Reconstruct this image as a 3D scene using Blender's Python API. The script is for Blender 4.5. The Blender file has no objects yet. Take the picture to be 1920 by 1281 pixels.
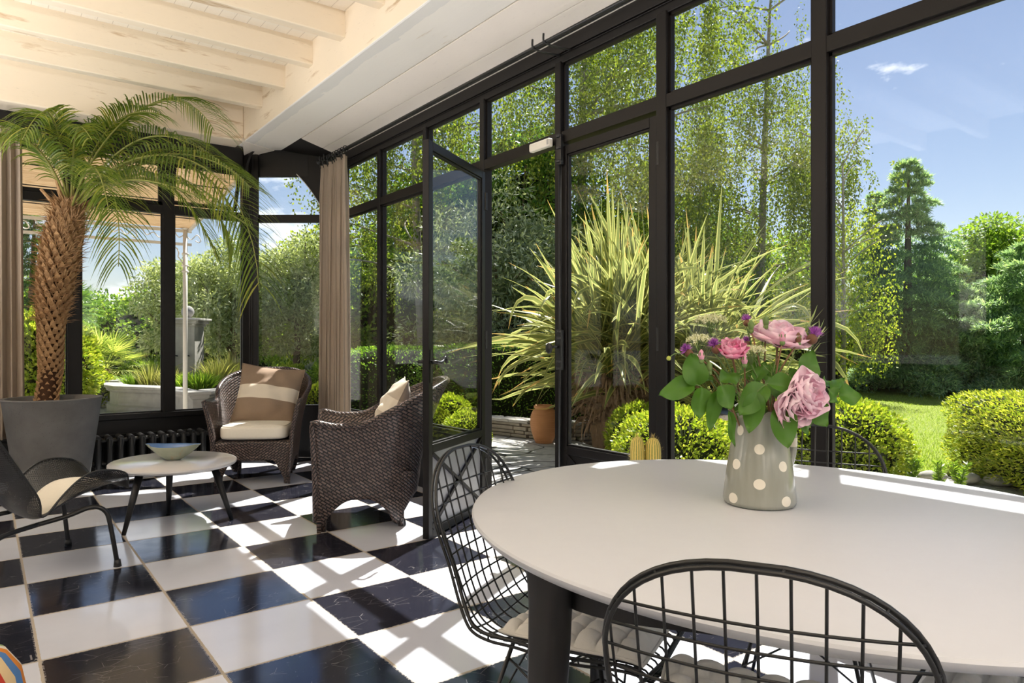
import bpy, math, random
import numpy as np
from mathutils import Vector, Matrix, Quaternion
PI = math.pi
random.seed(7)
RNG = np.random.default_rng(11)
SC = bpy.context.scene
COL = SC.collection

# ---------------------------------------------------------------- camera, world, sun, exposure
CAM_H, FPX, TH = 1.15, 1309.0, math.radians(37.2)
CT, ST = math.cos(TH), math.sin(TH)
cam_data = bpy.data.cameras.new('camera')
cam_data.sensor_width = 36.0
cam_data.lens = FPX / 1920 * 36
cam_data.clip_start, cam_data.clip_end = 0.05, 500
cam = bpy.data.objects.new('camera', cam_data)
cam.location = (0, 0, CAM_H)
cam.rotation_euler = (PI / 2, 0, -TH)
COL.objects.link(cam)
SC.camera = cam

SC.view_settings.view_transform = 'Standard'
SC.view_settings.look = 'None'
SC.view_settings.gamma = 1
SC.view_settings.use_curve_mapping = False
SC.view_settings.exposure = 0.68

# sun: high, from the garden beyond the window wall and slightly from the far end
SUN_AZ, SUN_EL = math.radians(29), math.radians(55.5)       # azimuth measured from +X towards +Y
SUN_DIR = Vector((math.cos(SUN_AZ) * math.cos(SUN_EL), math.sin(SUN_AZ) * math.cos(SUN_EL), math.sin(SUN_EL)))
sl = bpy.data.lights.new('sun', 'SUN')
sl.energy = 8.5
sl.angle = math.radians(0.55)
sl.color = (1.0, 0.965, 0.91)
sun = bpy.data.objects.new('sun', sl)
sun.rotation_euler = (-SUN_DIR).to_track_quat('-Z', 'Y').to_euler()
sun.location = SUN_DIR * 30
COL.objects.link(sun)

world = bpy.data.worlds.new('world')
SC.world = world
world.use_nodes = True
wn, wl = world.node_tree.nodes, world.node_tree.links
wn.clear()
w_out = wn.new('ShaderNodeOutputWorld')
w_bg = wn.new('ShaderNodeBackground')
w_sky = wn.new('ShaderNodeTexSky')
w_sky.sky_type = 'NISHITA'
w_sky.sun_disc = False
w_sky.sun_elevation = SUN_EL
w_sky.sun_rotation = PI / 2 - SUN_AZ
w_sky.air_density, w_sky.dust_density, w_sky.ozone_density = 1.0, 0.15, 2.0
w_bg.inputs['Strength'].default_value = 1.0
w_gain = wn.new('ShaderNodeMixRGB'); w_gain.blend_type = 'MULTIPLY'; w_gain.inputs[0].default_value = 1
w_gain.inputs[2].default_value = (0.092, 0.079, 0.075, 1)
w_tc = wn.new('ShaderNodeTexCoord')
w_map = wn.new('ShaderNodeMapping'); w_map.inputs['Scale'].default_value = (1, 1, 2.6)
w_noise = wn.new('ShaderNodeTexNoise'); w_noise.inputs['Scale'].default_value = 5.5; w_noise.inputs['Detail'].default_value = 9; w_noise.inputs['Roughness'].default_value = 0.55
w_ramp = wn.new('ShaderNodeValToRGB')
w_ramp.color_ramp.elements[0].position = 0.69; w_ramp.color_ramp.elements[0].color = (0, 0, 0, 1)
w_ramp.color_ramp.elements[1].position = 0.79; w_ramp.color_ramp.elements[1].color = (1, 1, 1, 1)
w_mix = wn.new('ShaderNodeMixRGB'); w_mix.inputs[2].default_value = (1.0, 1.0, 1.02, 1)
wl.new(w_sky.outputs[0], w_gain.inputs[1])
wl.new(w_tc.outputs['Generated'], w_map.inputs[0]); wl.new(w_map.outputs[0], w_noise.inputs['Vector'])
w_sep = wn.new('ShaderNodeSeparateXYZ'); w_bias = wn.new('ShaderNodeMath'); w_bias.operation = 'MULTIPLY_ADD'      # more cloud towards the far end of the garden
w_bias.inputs[1].default_value = 0.16
wl.new(w_tc.outputs['Generated'], w_sep.inputs[0]); wl.new(w_sep.outputs[1], w_bias.inputs[0]); wl.new(w_noise.outputs['Fac'], w_bias.inputs[2])
wl.new(w_bias.outputs[0], w_ramp.inputs[0])
wl.new(w_ramp.outputs[0], w_mix.inputs[0]); wl.new(w_gain.outputs[0], w_mix.inputs[1])
wl.new(w_mix.outputs[0], w_bg.inputs['Color']); wl.new(w_bg.outputs[0], w_out.inputs[0])

def fill_light(name, loc, sx, sy, power, color=(1, 0.985, 0.99)):
    """lamps on the walls that throw their light up at the ceiling"""
    d = bpy.data.lights.new(name, 'AREA'); d.shape = 'RECTANGLE'; d.size, d.size_y = sx, sy; d.energy = power; d.color = color
    o = bpy.data.objects.new(name, d); o.location = loc; o.rotation_euler = (PI, 0, 0)
    COL.objects.link(o)
    return o
fill_light('wall_uplight_side', (-2.2, 4.2, 1.25), 0.4, 5.0, 215)  # fill added out of view, not lamps of the room
fill_light('wall_uplight_rear', (0.2, -2.2, 1.25), 4.6, 0.4, 215)

SC.cycles.use_denoising = True
SC.cycles.max_bounces = 10
SC.cycles.diffuse_bounces = 5
SC.cycles.glossy_bounces = 4
SC.cycles.transmission_bounces = 6
SC.cycles.transparent_max_bounces = 24
SC.cycles.sample_clamp_indirect = 8.0
SC.cycles.caustics_reflective = False
SC.cycles.caustics_refractive = False

# ---------------------------------------------------------------- helpers
def at(px, py, X=None, Y=None, Z=None, D=None):
    """world point seen in the 1920x1281 photograph at (px, py) on the plane X / Y / Z = const or at depth D"""
    u, v = (px - 960) / FPX, (640.5 - py) / FPX
    dx, dy, dz = ST + u * CT, CT - u * ST, v
    t = D if D is not None else X / dx if X is not None else Y / dy if Y is not None else (Z - CAM_H) / dz
    return Vector((t * dx, t * dy, CAM_H + t * dz))

def link(o, parent=None):
    COL.objects.link(o)
    if parent is not None:
        o.parent = parent
    return o

def tag(o, label=None, cat=None, group=None, kind=None):
    for k, v in (('label', label), ('category', cat), ('group', group), ('kind', kind)):
        if v: o[k] = v
    return o

def empty(name, loc=(0, 0, 0), rz=0.0, label=None, cat=None, group=None, kind=None):
    o = bpy.data.objects.new(name, None)
    o.location = loc; o.rotation_euler = (0, 0, rz); o.empty_display_size = 0.1
    link(o)
    return tag(o, label, cat, group, kind)

def kids(o):
    return [c for c in COL.objects if c.parent is o]

def copy_tree(o, parent=None):
    c = o.copy(); link(c)
    if parent is not None: c.parent = parent
    for ch in kids(o): copy_tree(ch, c)
    return c

def mesh_np(name, V, F, mat, parent=None, smooth=False, UV=None):
    """one mesh object from numpy arrays; F is (n,k)"""
    V = np.asarray(V, dtype=np.float32); F = np.asarray(F, dtype=np.int32)
    me = bpy.data.meshes.new(name)
    me.vertices.add(len(V)); me.vertices.foreach_set('co', V.ravel())
    n, k = F.shape
    me.loops.add(n * k); me.loops.foreach_set('vertex_index', F.ravel())
    me.polygons.add(n); me.polygons.foreach_set('loop_start', np.arange(0, n * k, k, dtype=np.int32))
    if UV is not None:
        uvl = me.uv_layers.new(name='UVMap')
        uvl.data.foreach_set('uv', np.asarray(UV, dtype=np.float32)[F.ravel()].ravel())
    me.update(calc_edges=True)
    me.validate()
    if smooth: me.polygons.foreach_set('use_smooth', np.ones(n, dtype=bool))
    if mat: me.materials.append(mat)
    return link(bpy.data.objects.new(name, me), parent)

class MB:
    """collects shapes into one mesh"""
    def __init__(s): s.v, s.f, s.uv = [], [], []
    def add(s, vs, fs, uvs=None):
        o = len(s.v)
        s.v += [tuple(p) for p in vs]
        s.f += [tuple(i + o for i in f) for f in fs]
        s.uv += list(uvs) if uvs is not None else [(p[0] + p[1], p[2]) for p in vs]
        return s
    def box(s, c, d, rz=0.0, M=None):
        hx, hy, hz = d[0] / 2, d[1] / 2, d[2] / 2
        vs = [Vector((x, y, z)) for x in (-hx, hx) for y in (-hy, hy) for z in (-hz, hz)]
        R = M if M is not None else Matrix.Rotation(rz, 3, 'Z')
        vs = [R @ p + Vector(c) for p in vs]
        return s.add(vs, [(0, 1, 3, 2), (4, 6, 7, 5), (0, 4, 5, 1), (2, 3, 7, 6), (0, 2, 6, 4), (1, 5, 7, 3)])
    def span(s, a, b):
        """axis aligned box from corner a to corner b"""
        return s.box([(a[i] + b[i]) / 2 for i in range(3)], [abs(b[i] - a[i]) for i in range(3)])
    def bar(s, p, q, w, h, up=(0, 0, 1)):
        p, q = Vector(p), Vector(q); d = q - p; L = d.length; d.normalize()
        x = d.cross(Vector(up))
        if x.length < 1e-4: x = d.cross(Vector((1, 0, 0)))
        x.normalize(); z = x.cross(d)
        return s.box((p + q) / 2, (w, L, h), M=Matrix((x, d, z)).transposed())
    def tube(s, pts, r, n=8, closed=False, caps=True):
        pts = [Vector(p) for p in pts]; m = len(pts)
        rr = r if hasattr(r, '__len__') else [r] * m
        if closed: T = [(pts[(i + 1) % m] - pts[i - 1]).normalized() for i in range(m)]
        else: T = [(pts[min(i + 1, m - 1)] - pts[max(i - 1, 0)]).normalized() for i in range(m)]
        a = T[0].cross(Vector((0, 0, 1)))
        if a.length < 0.05: a = T[0].cross(Vector((0, 1, 0)))
        a.normalize(); vs = []; uv = []; L = 0
        for i in range(m):
            if i:
                a = a - T[i] * a.dot(T[i]); a.normalize(); L += (pts[i] - pts[i - 1]).length
            b = T[i].cross(a)
            for k in range(n):
                t = 2 * PI * k / n
                vs.append(pts[i] + (a * math.cos(t) + b * math.sin(t)) * rr[i]); uv.append((L, k / n * 2 * PI * rr[i]))
        fs = []
        for i in range(m if closed else m - 1):
            j = (i + 1) % m
            fs += [(i * n + k, i * n + (k + 1) % n, j * n + (k + 1) % n, j * n + k) for k in range(n)]
        if caps and not closed: fs += [tuple(range(n - 1, -1, -1)), tuple((m - 1) * n + k for k in range(n))]
        return s.add(vs, fs, uv)
    def lathe(s, prof, c=(0, 0, 0), n=32, sx=1.0, sy=1.0, cap=True):
        m = len(prof); vs = []; uv = []
        for r, z in prof:
            for k in range(n):
                t = 2 * PI * k / n
                vs.append((c[0] + sx * r * math.cos(t), c[1] + sy * r * math.sin(t), c[2] + z)); uv.append((k / n, z))
        fs = [(i * n + k, i * n + (k + 1) % n, (i + 1) * n + (k + 1) % n, (i + 1) * n + k) for i in range(m - 1) for k in range(n)]
        if cap:
            if prof[0][0] > 1e-5: fs.append(tuple(range(n - 1, -1, -1)))
            if prof[-1][0] > 1e-5: fs.append(tuple((m - 1) * n + k for k in range(n)))
        return s.add(vs, fs, uv)
    def grid(s, fn, nu, nv, uvf=None, closed=False):
        """fn(i/(nu), j/(nv)) -> point"""
        vs, uv = [], []
        for i in range(nu + (0 if closed else 1)):
            for j in range(nv + 1):
                a, b = i / nu, j / nv
                vs.append(fn(a, b)); uv.append(uvf(a, b) if uvf else (a, b))
        w = nv + 1; m = nu if closed else nu + 1
        fs = [(i * w + j, ((i + 1) % m) * w + j, ((i + 1) % m) * w + j + 1, i * w + j + 1) for i in range(nu) for j in range(nv)]
        return s.add(vs, fs, uv)
    def poly_extrude(s, pts, d):
        """prism: closed polygon pts (3-D, planar) pushed along d"""
        n = len(pts); d = Vector(d); vs = [Vector(p) for p in pts] + [Vector(p) + d for p in pts]
        return s.add(vs, [tuple(range(n - 1, -1, -1)), tuple(range(n, 2 * n))] + [(i, (i + 1) % n, n + (i + 1) % n, n + i) for i in range(n)])
    def sphere(s, c, r, n=16, m=10, sx=1, sy=1, sz=1):
        return s.lathe([(max(r * math.sin(PI * i / m), 1e-6), -r * sz * math.cos(PI * i / m)) for i in range(m + 1)], c, n, sx, sy, cap=False)
    def build(s, name, mat, parent=None, smooth=False, bevel=0.0, solid=0.0, offset=0.0, seg=2, sub=0, angle=None):
        me = bpy.data.meshes.new(name)
        me.from_pydata(s.v, [], s.f)
        uvl = me.uv_layers.new(name='UVMap')
        idx = np.empty(len(me.loops), dtype=np.int32); me.loops.foreach_get('vertex_index', idx)
        uvl.data.foreach_set('uv', np.asarray(s.uv, dtype=np.float32)[idx].ravel())
        me.validate()
        if smooth:
            me.polygons.foreach_set('use_smooth', np.ones(len(me.polygons), dtype=bool))
            if angle:
                try: me.set_sharp_from_angle(angle=math.radians(angle))
                except Exception: pass
        me.materials.append(mat)
        o = link(bpy.data.objects.new(name, me), parent)
        if solid:
            m = o.modifiers.new('thickness', 'SOLIDIFY'); m.thickness = solid; m.offset = offset
        if bevel:
            m = o.modifiers.new('rounding', 'BEVEL'); m.width = bevel; m.segments = seg; m.limit_method = 'ANGLE'; m.angle_limit = math.radians(40)
        if sub:
            m = o.modifiers.new('smoothing', 'SUBSURF'); m.levels = sub; m.render_levels = sub
        return o

def bez(p, c, q, n):
    p, c, q = Vector(p), Vector(c), Vector(q)
    return [p * (1 - t) ** 2 + c * 2 * t * (1 - t) + q * t * t for t in [i / (n - 1) for i in range(n)]]

def spline(P, n=8, closed=False):
    """Catmull-Rom through P"""
    P = [Vector(p) for p in P]; m = len(P); out = []
    g = (lambda i: P[i % m]) if closed else (lambda i: P[max(0, min(m - 1, i))])
    for i in range(m if closed else m - 1):
        a, b, c, d = g(i - 1), g(i), g(i + 1), g(i + 2)
        for k in range(n):
            t = k / n
            out.append(0.5 * ((2 * b) + (c - a) * t + (2 * a - 5 * b + 4 * c - d) * t * t + (3 * b - a - 3 * c + d) * t ** 3))
    if not closed: out.append(P[-1])
    return out

def smooth01(x):
    x = max(0.0, min(1.0, x)); return x * x * (3 - 2 * x)

# ---------------------------------------------------------------- materials
class MT:
    """small wrapper for node materials"""
    def __init__(s, name):
        s.m = bpy.data.materials.new(name); s.m.use_nodes = True
        s.N, s.L = s.m.node_tree.nodes, s.m.node_tree.links
        s.N.clear(); s.out = s.N.new('ShaderNodeOutputMaterial')
    def n(s, typ, ins=None, **kw):
        nd = s.N.new('ShaderNode' + typ)
        for k, v in kw.items(): setattr(nd, k, v)
        for k, v in (ins or {}).items():
            if isinstance(v, tuple) and len(v) == 2 and hasattr(v[0], 'outputs'): s.L.new(v[0].outputs[v[1]], nd.inputs[k])
            elif hasattr(v, 'outputs'): s.L.new(v.outputs[0], nd.inputs[k])
            else: nd.inputs[k].default_value = v
        return nd
    def math(s, op, a, b=0.0, c=None, clamp=False):
        nd = s.N.new('ShaderNodeMath'); nd.operation = op; nd.use_clamp = clamp
        for i, v in enumerate((a, b) if c is None else (a, b, c)):
            if isinstance(v, tuple): s.L.new(v[0].outputs[v[1]], nd.inputs[i])
            elif hasattr(v, 'outputs'): s.L.new(v.outputs[0], nd.inputs[i])
            else: nd.inputs[i].default_value = v
        return nd
    def mix(s, fac, a, b, blend='MIX'):
        nd = s.N.new('ShaderNodeMixRGB'); nd.blend_type = blend
        for i, v in enumerate((fac, a, b)):
            if isinstance(v, tuple) and len(v) == 2 and hasattr(v[0], 'outputs'): s.L.new(v[0].outputs[v[1]], nd.inputs[i])
            elif hasattr(v, 'outputs'): s.L.new(v.outputs[0], nd.inputs[i])
            elif isinstance(v, tuple): nd.inputs[i].default_value = v if len(v) == 4 else (*v, 1)
            else: nd.inputs[i].default_value = v
        return nd
    def ramp(s, fac, stops):
        nd = s.N.new('ShaderNodeValToRGB'); e = nd.color_ramp.elements
        while len(e) < len(stops): e.new(0.5)
        for i, (p, c) in enumerate(stops):
            e[i].position = p; e[i].color = (c, c, c, 1) if not isinstance(c, tuple) else (*c, 1)
        if isinstance(fac, tuple): s.L.new(fac[0].outputs[fac[1]], nd.inputs[0])
        else: s.L.new(fac.outputs[0], nd.inputs[0])
        return nd
    def coord(s, kind='Object', scale=None):
        t = s.n('TexCoord')
        if scale is None: return (t, kind)
        mp = s.N.new('ShaderNodeMapping'); s.L.new(t.outputs[kind], mp.inputs[0]); mp.inputs['Scale'].default_value = scale
        return mp
    def noise(s, vec, scale, detail=4, rough=0.5, dist=0.0):
        nd = s.N.new('ShaderNodeTexNoise')
        if isinstance(vec, tuple): s.L.new(vec[0].outputs[vec[1]], nd.inputs['Vector'])
        elif vec is not None: s.L.new(vec.outputs[0], nd.inputs['Vector'])
        nd.inputs['Scale'].default_value = scale; nd.inputs['Detail'].default_value = detail
        nd.inputs['Roughness'].default_value = rough; nd.inputs['Distortion'].default_value = dist
        return nd
    def bump(s, h, strength=0.3, dist=0.01):
        return s.n('Bump', {'Height': h, 'Strength': strength, 'Distance': dist})
    def bsdf(s, color, rough=0.5, metal=0.0, spec=0.5, normal=None, **ins):
        d = {'Base Color': color if not (isinstance(color, tuple) and len(color) == 3) else (*color, 1), 'Roughness': rough, 'Metallic': metal, 'Specular IOR Level': spec}
        if normal is not None: d['Normal'] = normal
        d.update(ins)
        return s.n('BsdfPrincipled', d)
    def done(s, sh):
        s.L.new(sh.outputs[0], s.out.inputs[0]); return s.m

def plain(name, color, rough=0.5, metal=0.0, spec=0.5, var=0.0, scale=20.0, bump=0.0, bscale=80.0):
    t = MT(name); c = t.coord(); col = color
    if var:
        nz = t.noise(c, scale, 3)
        col = t.mix((nz, 0), tuple(max(0, x * (1 - var)) for x in color), tuple(min(1, x * (1 + var)) for x in color))
    nrm = t.bump((t.noise(c, bscale, 3), 0), bump, 0.002) if bump else None
    return t.done(t.bsdf(col, rough, metal, spec, nrm))

def m_floor():
    t = MT('checker_floor'); c = t.coord()
    sp = t.n('SeparateXYZ', {0: c})
    fx = t.math('DIVIDE', t.math('SUBTRACT', (sp, 0), 0.665 - 10), 0.5); fy = t.math('DIVIDE', t.math('SUBTRACT', 5.528 + 20, (sp, 1)), 0.5)
    rag = t.noise(c, 60, 3)
    ragv = t.math('MULTIPLY', t.math('SUBTRACT', (rag, 0), 0.5), 0.012)
    def edge(f):
        fr = t.math('FRACT', f)
        return t.math('ADD', t.math('MINIMUM', fr, t.math('SUBTRACT', 1.0, fr)), ragv)
    e = t.math('MINIMUM', edge(fx), edge(fy))
    grout = t.math('LESS_THAN', e, 0.0105)
    par = t.math('MODULO', t.math('ADD', t.math('FLOOR', fx), t.math('FLOOR', fy)), 2.0)
    dark = t.math('LESS_THAN', par, 0.5)
    # wear of the dark tiles: pale flecks and hairline scratches
    fl = t.noise(c, 150, 2); fleck = t.math('GREATER_THAN', (fl, 0), 0.735)
    sc = t.n('TexVoronoi', {'Vector': t.n('Mapping', {'Vector': c, 'Scale': (5, 9, 5)}), 'Scale': 2.2, 'Randomness': 1.0}, feature='DISTANCE_TO_EDGE')
    scr = t.math('MULTIPLY', t.math('LESS_THAN', (sc, 0), 0.0045), t.math('GREATER_THAN', (t.noise(c, 7, 2), 0), 0.52))
    wear = t.math('MAXIMUM', fleck, scr)
    ed = t.math('MULTIPLY', t.math('LESS_THAN', e, 0.02), t.math('GREATER_THAN', (t.noise(c, 90, 2), 0), 0.5))
    wear = t.math('MAXIMUM', wear, ed)
    big = t.noise(c, 3.5, 5)
    cd = t.mix((big, 0), (0.009, 0.0095, 0.017), (0.021, 0.021, 0.028))
    cd = t.mix(t.math('MULTIPLY', wear, 0.45), cd, (0.45, 0.42, 0.40))
    cl = t.mix((big, 0), (0.54, 0.555, 0.615), (0.66, 0.68, 0.75))
    cl = t.mix(t.math('MULTIPLY', t.math('GREATER_THAN', (t.noise(c, 110, 2), 0), 0.76), 0.5), cl, (0.35, 0.31, 0.27))
    col = t.mix(dark, cl, cd)
    col = t.mix(grout, col, (0.36, 0.30, 0.22))
    ro = t.math('ADD', t.math('MULTIPLY', (t.noise(c, 9, 4), 0), 0.12), 0.06)
    ro = t.math('MAXIMUM', ro, t.math('MULTIPLY', grout, 0.8))
    h = t.math('SUBTRACT', t.math('MULTIPLY', (t.noise(c, 14, 2), 0), 0.12), grout)
    return t.done(t.bsdf(col, ro, 0, 1.0, t.bump(h, 0.25, 0.003), **{'Specular Tint': t.mix(dark, (1, 1, 1), (0.30, 0.55, 1.0))}))

def m_paint(name, base, worn, amount=0.60, stretch=(1.2, 9, 9), lip=False, lines=False):
    """cream painted timber with rubbed through patches"""
    t = MT(name); c = t.coord()
    mp = t.n('Mapping', {'Vector': c, 'Scale': stretch})
    a = t.noise(mp, 1.6, 7, 0.62)
    b = t.noise(c, 1.1, 3)
    msk = t.ramp(t.math('ADD', (a, 0), t.math('MULTIPLY', t.math('SUBTRACT', (b, 0), 0.5), 0.35)), [(amount, 0.0), (amount + 0.10, 0.75)])
    tone = t.mix((t.noise(c, 2.2, 4), 0), tuple(x * 0.90 for x in base), base)
    col = t.mix((msk, 0), tone, worn)
    fine = t.ramp((t.noise(t.n('Mapping', {'Vector': c, 'Scale': tuple(x * 3 for x in stretch)}), 4.0, 6, 0.7), 0), [(0.62, 0.0), (0.70, 0.5)])
    col = t.mix((fine, 0), col, tuple(x * 0.62 for x in base))
    if lip:
        sp = t.n('SeparateXYZ', {0: c})
        edge = t.math('ADD', (sp, 0), t.math('MULTIPLY', (t.noise(t.n('Mapping', {'Vector': c, 'Scale': (6, 1.5, 6)}), 2.5, 6, 0.6), 0), 0.10))
        under = t.math('LESS_THAN', (sp, 2), 3.056)
        col = t.mix(t.math('MULTIPLY', under, t.math('SUBTRACT', 1.0, (msk, 0))), col, (0.95, 0.91, 0.85))  # underside made paler in the colour, in place of light bounced off the floor
        k = t.math('MULTIPLY', t.math('LESS_THAN', edge, 2.13), under)
        col = t.mix(t.math('MULTIPLY', k, 0.85), col, (0.82, 0.80, 0.77))
    if lines:
        sp = t.n('SeparateXYZ', {0: c}); g = t.math('LESS_THAN', t.math('FRACT', t.math('DIVIDE', t.math('ADD', (sp, 0), 10.0), 0.095)), 0.045)
        col = t.mix(t.math('MULTIPLY', g, 0.45), col, (0.35, 0.28, 0.20))
    return t.done(t.bsdf(col, 0.62, 0, 0.3, t.bump((a, 0), 0.25, 0.006)))

def m_glass():
    t = MT('window_glass')
    f = t.n('LayerWeight', {'Blend': 0.5})
    k = t.math('ADD', t.math('MULTIPLY', t.math('POWER', (f, 1), 5.0), 0.6), 0.013)
    tr = t.n('BsdfTransparent', {'Color': (0.975, 0.985, 0.98, 1)})
    gl = t.n('BsdfGlossy', {'Color': (1, 1, 1, 1), 'Roughness': 0.0})
    mx = t.n('MixShader', {0: k}); t.L.new(tr.outputs[0], mx.inputs[1]); t.L.new(gl.outputs[0], mx.inputs[2])
    return t.done(mx)

def m_wicker():
    t = MT('brown_wicker'); uv = t.coord('UV'); sp = t.n('SeparateXYZ', {0: uv})
    v = t.n('CombineXYZ', {0: t.math('ADD', t.math('MULTIPLY', (sp, 0), 0.82), t.math('MULTIPLY', (sp, 1), 0.57)), 1: t.math('SUBTRACT', t.math('MULTIPLY', (sp, 1), 0.82), t.math('MULTIPLY', (sp, 0), 0.57))})
    br = t.n('TexBrick', {'Vector': v, 'Scale': 1.0, 'Mortar Size': 0.0042, 'Mortar Smooth': 0.7, 'Brick Width': 0.034, 'Row Height': 0.017, 'Bias': 0.0,
                          'Color1': (0.085, 0.054, 0.044, 1), 'Color2': (0.165, 0.112, 0.093, 1), 'Mortar': (0.004, 0.003, 0.003, 1)}, offset=0.5)
    return t.done(t.bsdf((br, 0), 0.32, 0, 0.6, t.bump(t.math('SUBTRACT', 1.0, (br, 1)), 1.0, 0.008)))

def m_fabric(name, color, color2=None, band=None, rough=0.9, weave=420.0, transl=0.0):
    """woven cloth; band=(axis, stops) paints the stripes of a striped cover"""
    t = MT(name); c = t.coord()
    col = t.mix((t.noise(c, 60, 3), 0), tuple(x * 0.92 for x in color), color)
    if band:
        sp = t.n('SeparateXYZ', {0: c}); msk = None
        for lo, hi in band[1]:
            k = t.math('MULTIPLY', t.math('GREATER_THAN', (sp, band[0]), lo), t.math('LESS_THAN', (sp, band[0]), hi))
            msk = k if msk is None else t.math('MAXIMUM', msk, k)
        col = t.mix(msk, col, color2)
    wv = t.noise(c, weave, 2)
    b = t.bsdf(col, rough, 0, 0.15, t.bump((wv, 0), 0.25, 0.002), **{'Sheen Weight': 0.15})
    if not transl: return t.done(b)
    tr = t.n('BsdfTranslucent'); t.L.new(col.outputs[0], tr.inputs[0])
    mx = t.n('MixShader', {0: transl}); t.L.new(b.outputs[0], mx.inputs[1]); t.L.new(tr.outputs[0], mx.inputs[2])
    return t.done(mx)

def m_leaf(name, c1, c2, c3=None, transl=0.45, rough=0.45, spec=0.4, glow=(1.35, 1.35, 0.7)):
    """leaves: colour varies leaf by leaf, light passes through"""
    t = MT(name)
    g = t.n('NewGeometry')
    col = t.ramp((g, 'Random Per Island'), [(0.0, c1), (0.6, c2), (1.0, c3 or c2)])
    b = t.bsdf(col, rough, 0, spec)
    tr = t.n('BsdfTranslucent')
    tc = t.mix(1.0, col, glow, 'MULTIPLY'); t.L.new(tc.outputs[0], tr.inputs[0])
    mx = t.n('MixShader', {0: transl}); t.L.new(b.outputs[0], mx.inputs[1]); t.L.new(tr.outputs[0], mx.inputs[2])
    return t.done(mx)

def m_edge_leaf(name, mid, edge, tip, transl=0.4, w=0.28):
    """strap leaf with a pale margin; UV x runs across the blade, y along it"""
    t = MT(name); sp = t.n('SeparateXYZ', {0: t.coord('UV')}); g = t.n('NewGeometry')
    d = t.math('ABSOLUTE', t.math('SUBTRACT', (sp, 0), 0.5))
    k = t.math('GREATER_THAN', d, 0.5 - w)
    st = t.math('MULTIPLY', t.math('GREATER_THAN', t.math('SINE', t.math('MULTIPLY', (sp, 0), 60.0)), 0.7), 0.35)
    m2 = t.mix(st, mid, edge)
    rnd = t.math('MULTIPLY', (g, 'Random Per Island'), 0.55)
    m2 = t.mix(rnd, m2, tuple(0.55 * a + 0.45 * b for a, b in zip(mid, edge)))
    col = t.mix(k, m2, edge)
    tk = t.math('MULTIPLY', t.math('GREATER_THAN', t.math('ADD', (sp, 1), t.math('MULTIPLY', (g, 'Random Per Island'), 0.25)), 1.10), 0.8)
    col = t.mix(tk, col, tip)
    b = t.bsdf(col, 0.32, 0, 0.5); tr = t.n('BsdfTranslucent'); t.L.new(col.outputs[0], tr.inputs[0])
    mx = t.n('MixShader', {0: transl}); t.L.new(b.outputs[0], mx.inputs[1]); t.L.new(tr.outputs[0], mx.inputs[2])
    return t.done(mx)

def m_concrete():
    t = MT('grey_concrete'); c = t.coord()
    col = t.mix((t.noise(c, 4, 6, 0.65), 0), (0.075, 0.073, 0.070), (0.20, 0.195, 0.188))
    pit = t.math('LESS_THAN', (t.n('TexVoronoi', {'Vector': c, 'Scale': 70.0}), 0), 0.12)
    col = t.mix(t.math('MULTIPLY', pit, t.math('GREATER_THAN', (t.noise(c, 12, 2), 0), 0.5)), col, (0.05, 0.05, 0.048))
    return t.done(t.bsdf(col, 0.75, 0, 0.35, t.bump((t.noise(c, 140, 3), 0), 0.3, 0.003)))

def m_ground(name, c1, c2, c3, scale, bump=0.6):
    t = MT(name); c = t.coord()
    vo = t.n('TexVoronoi', {'Vector': c, 'Scale': scale})
    col = t.mix((t.n('SeparateXYZ', {0: (vo, 1)}), 0), c1, c2)
    col = t.mix((t.ramp((t.noise(c, 1.3, 5), 0), [(0.45, 0.0), (0.62, 0.6)]), 0), col, c3)
    return t.done(t.bsdf(col, 0.9, 0, 0.2, t.bump((vo, 0), bump, 0.03)))

def m_flagstone():
    t = MT('pale_flagstones'); c = t.coord()
    wob = t.n('VectorMath', {0: c, 1: t.n('VectorMath', {0: (t.noise(c, 2.2, 3), 1), 1: (0.22, 0.22, 0.22)}, operation='MULTIPLY')}, operation='ADD')
    ed = t.n('TexVoronoi', {'Vector': wob, 'Scale': 1.9}, feature='DISTANCE_TO_EDGE')
    ce = t.n('TexVoronoi', {'Vector': wob, 'Scale': 1.9})
    col = t.mix((t.n('SeparateXYZ', {0: (ce, 1)}), 0), (0.44, 0.43, 0.41), (0.62, 0.60, 0.56))
    col = t.mix((t.ramp((t.noise(c, 14, 5), 0), [(0.4, 0.0), (0.75, 0.6)]), 0), col, (0.22, 0.22, 0.21))
    cr = t.ramp((ed, 0), [(0.012, 1.0), (0.03, 0.0)])
    col = t.mix((cr, 0), col, (0.07, 0.065, 0.05))
    return t.done(t.bsdf(col, 0.85, 0, 0.3, t.bump(t.math('SUBTRACT', (t.noise(c, 25, 4), 0), (cr, 0)), 0.5, 0.02)))

def m_reed():
    t = MT('reed_matting'); c = t.coord()
    a = t.noise(t.n('Mapping', {'Vector': c, 'Scale': (2, 55, 2)}), 1.0, 4, 0.6)
    b = t.noise(t.n('Mapping', {'Vector': c, 'Scale': (8, 60, 3)}), 1.0, 3, 0.6)
    col = t.mix((a, 0), (0.30, 0.20, 0.11), (0.88, 0.75, 0.56))
    col = t.mix((t.ramp((b, 0), [(0.55, 0.0), (0.7, 0.55)]), 0), col, (0.40, 0.27, 0.15))
    d = t.bsdf(col, 0.8, 0, 0.2, t.bump((a, 0), 0.5, 0.01)); tr = t.n('BsdfTranslucent'); t.L.new(col.outputs[0], tr.inputs[0])
    mx = t.n('MixShader', {0: 0.62}); t.L.new(d.outputs[0], mx.inputs[1]); t.L.new(tr.outputs[0], mx.inputs[2])
    return t.done(mx)

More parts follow.
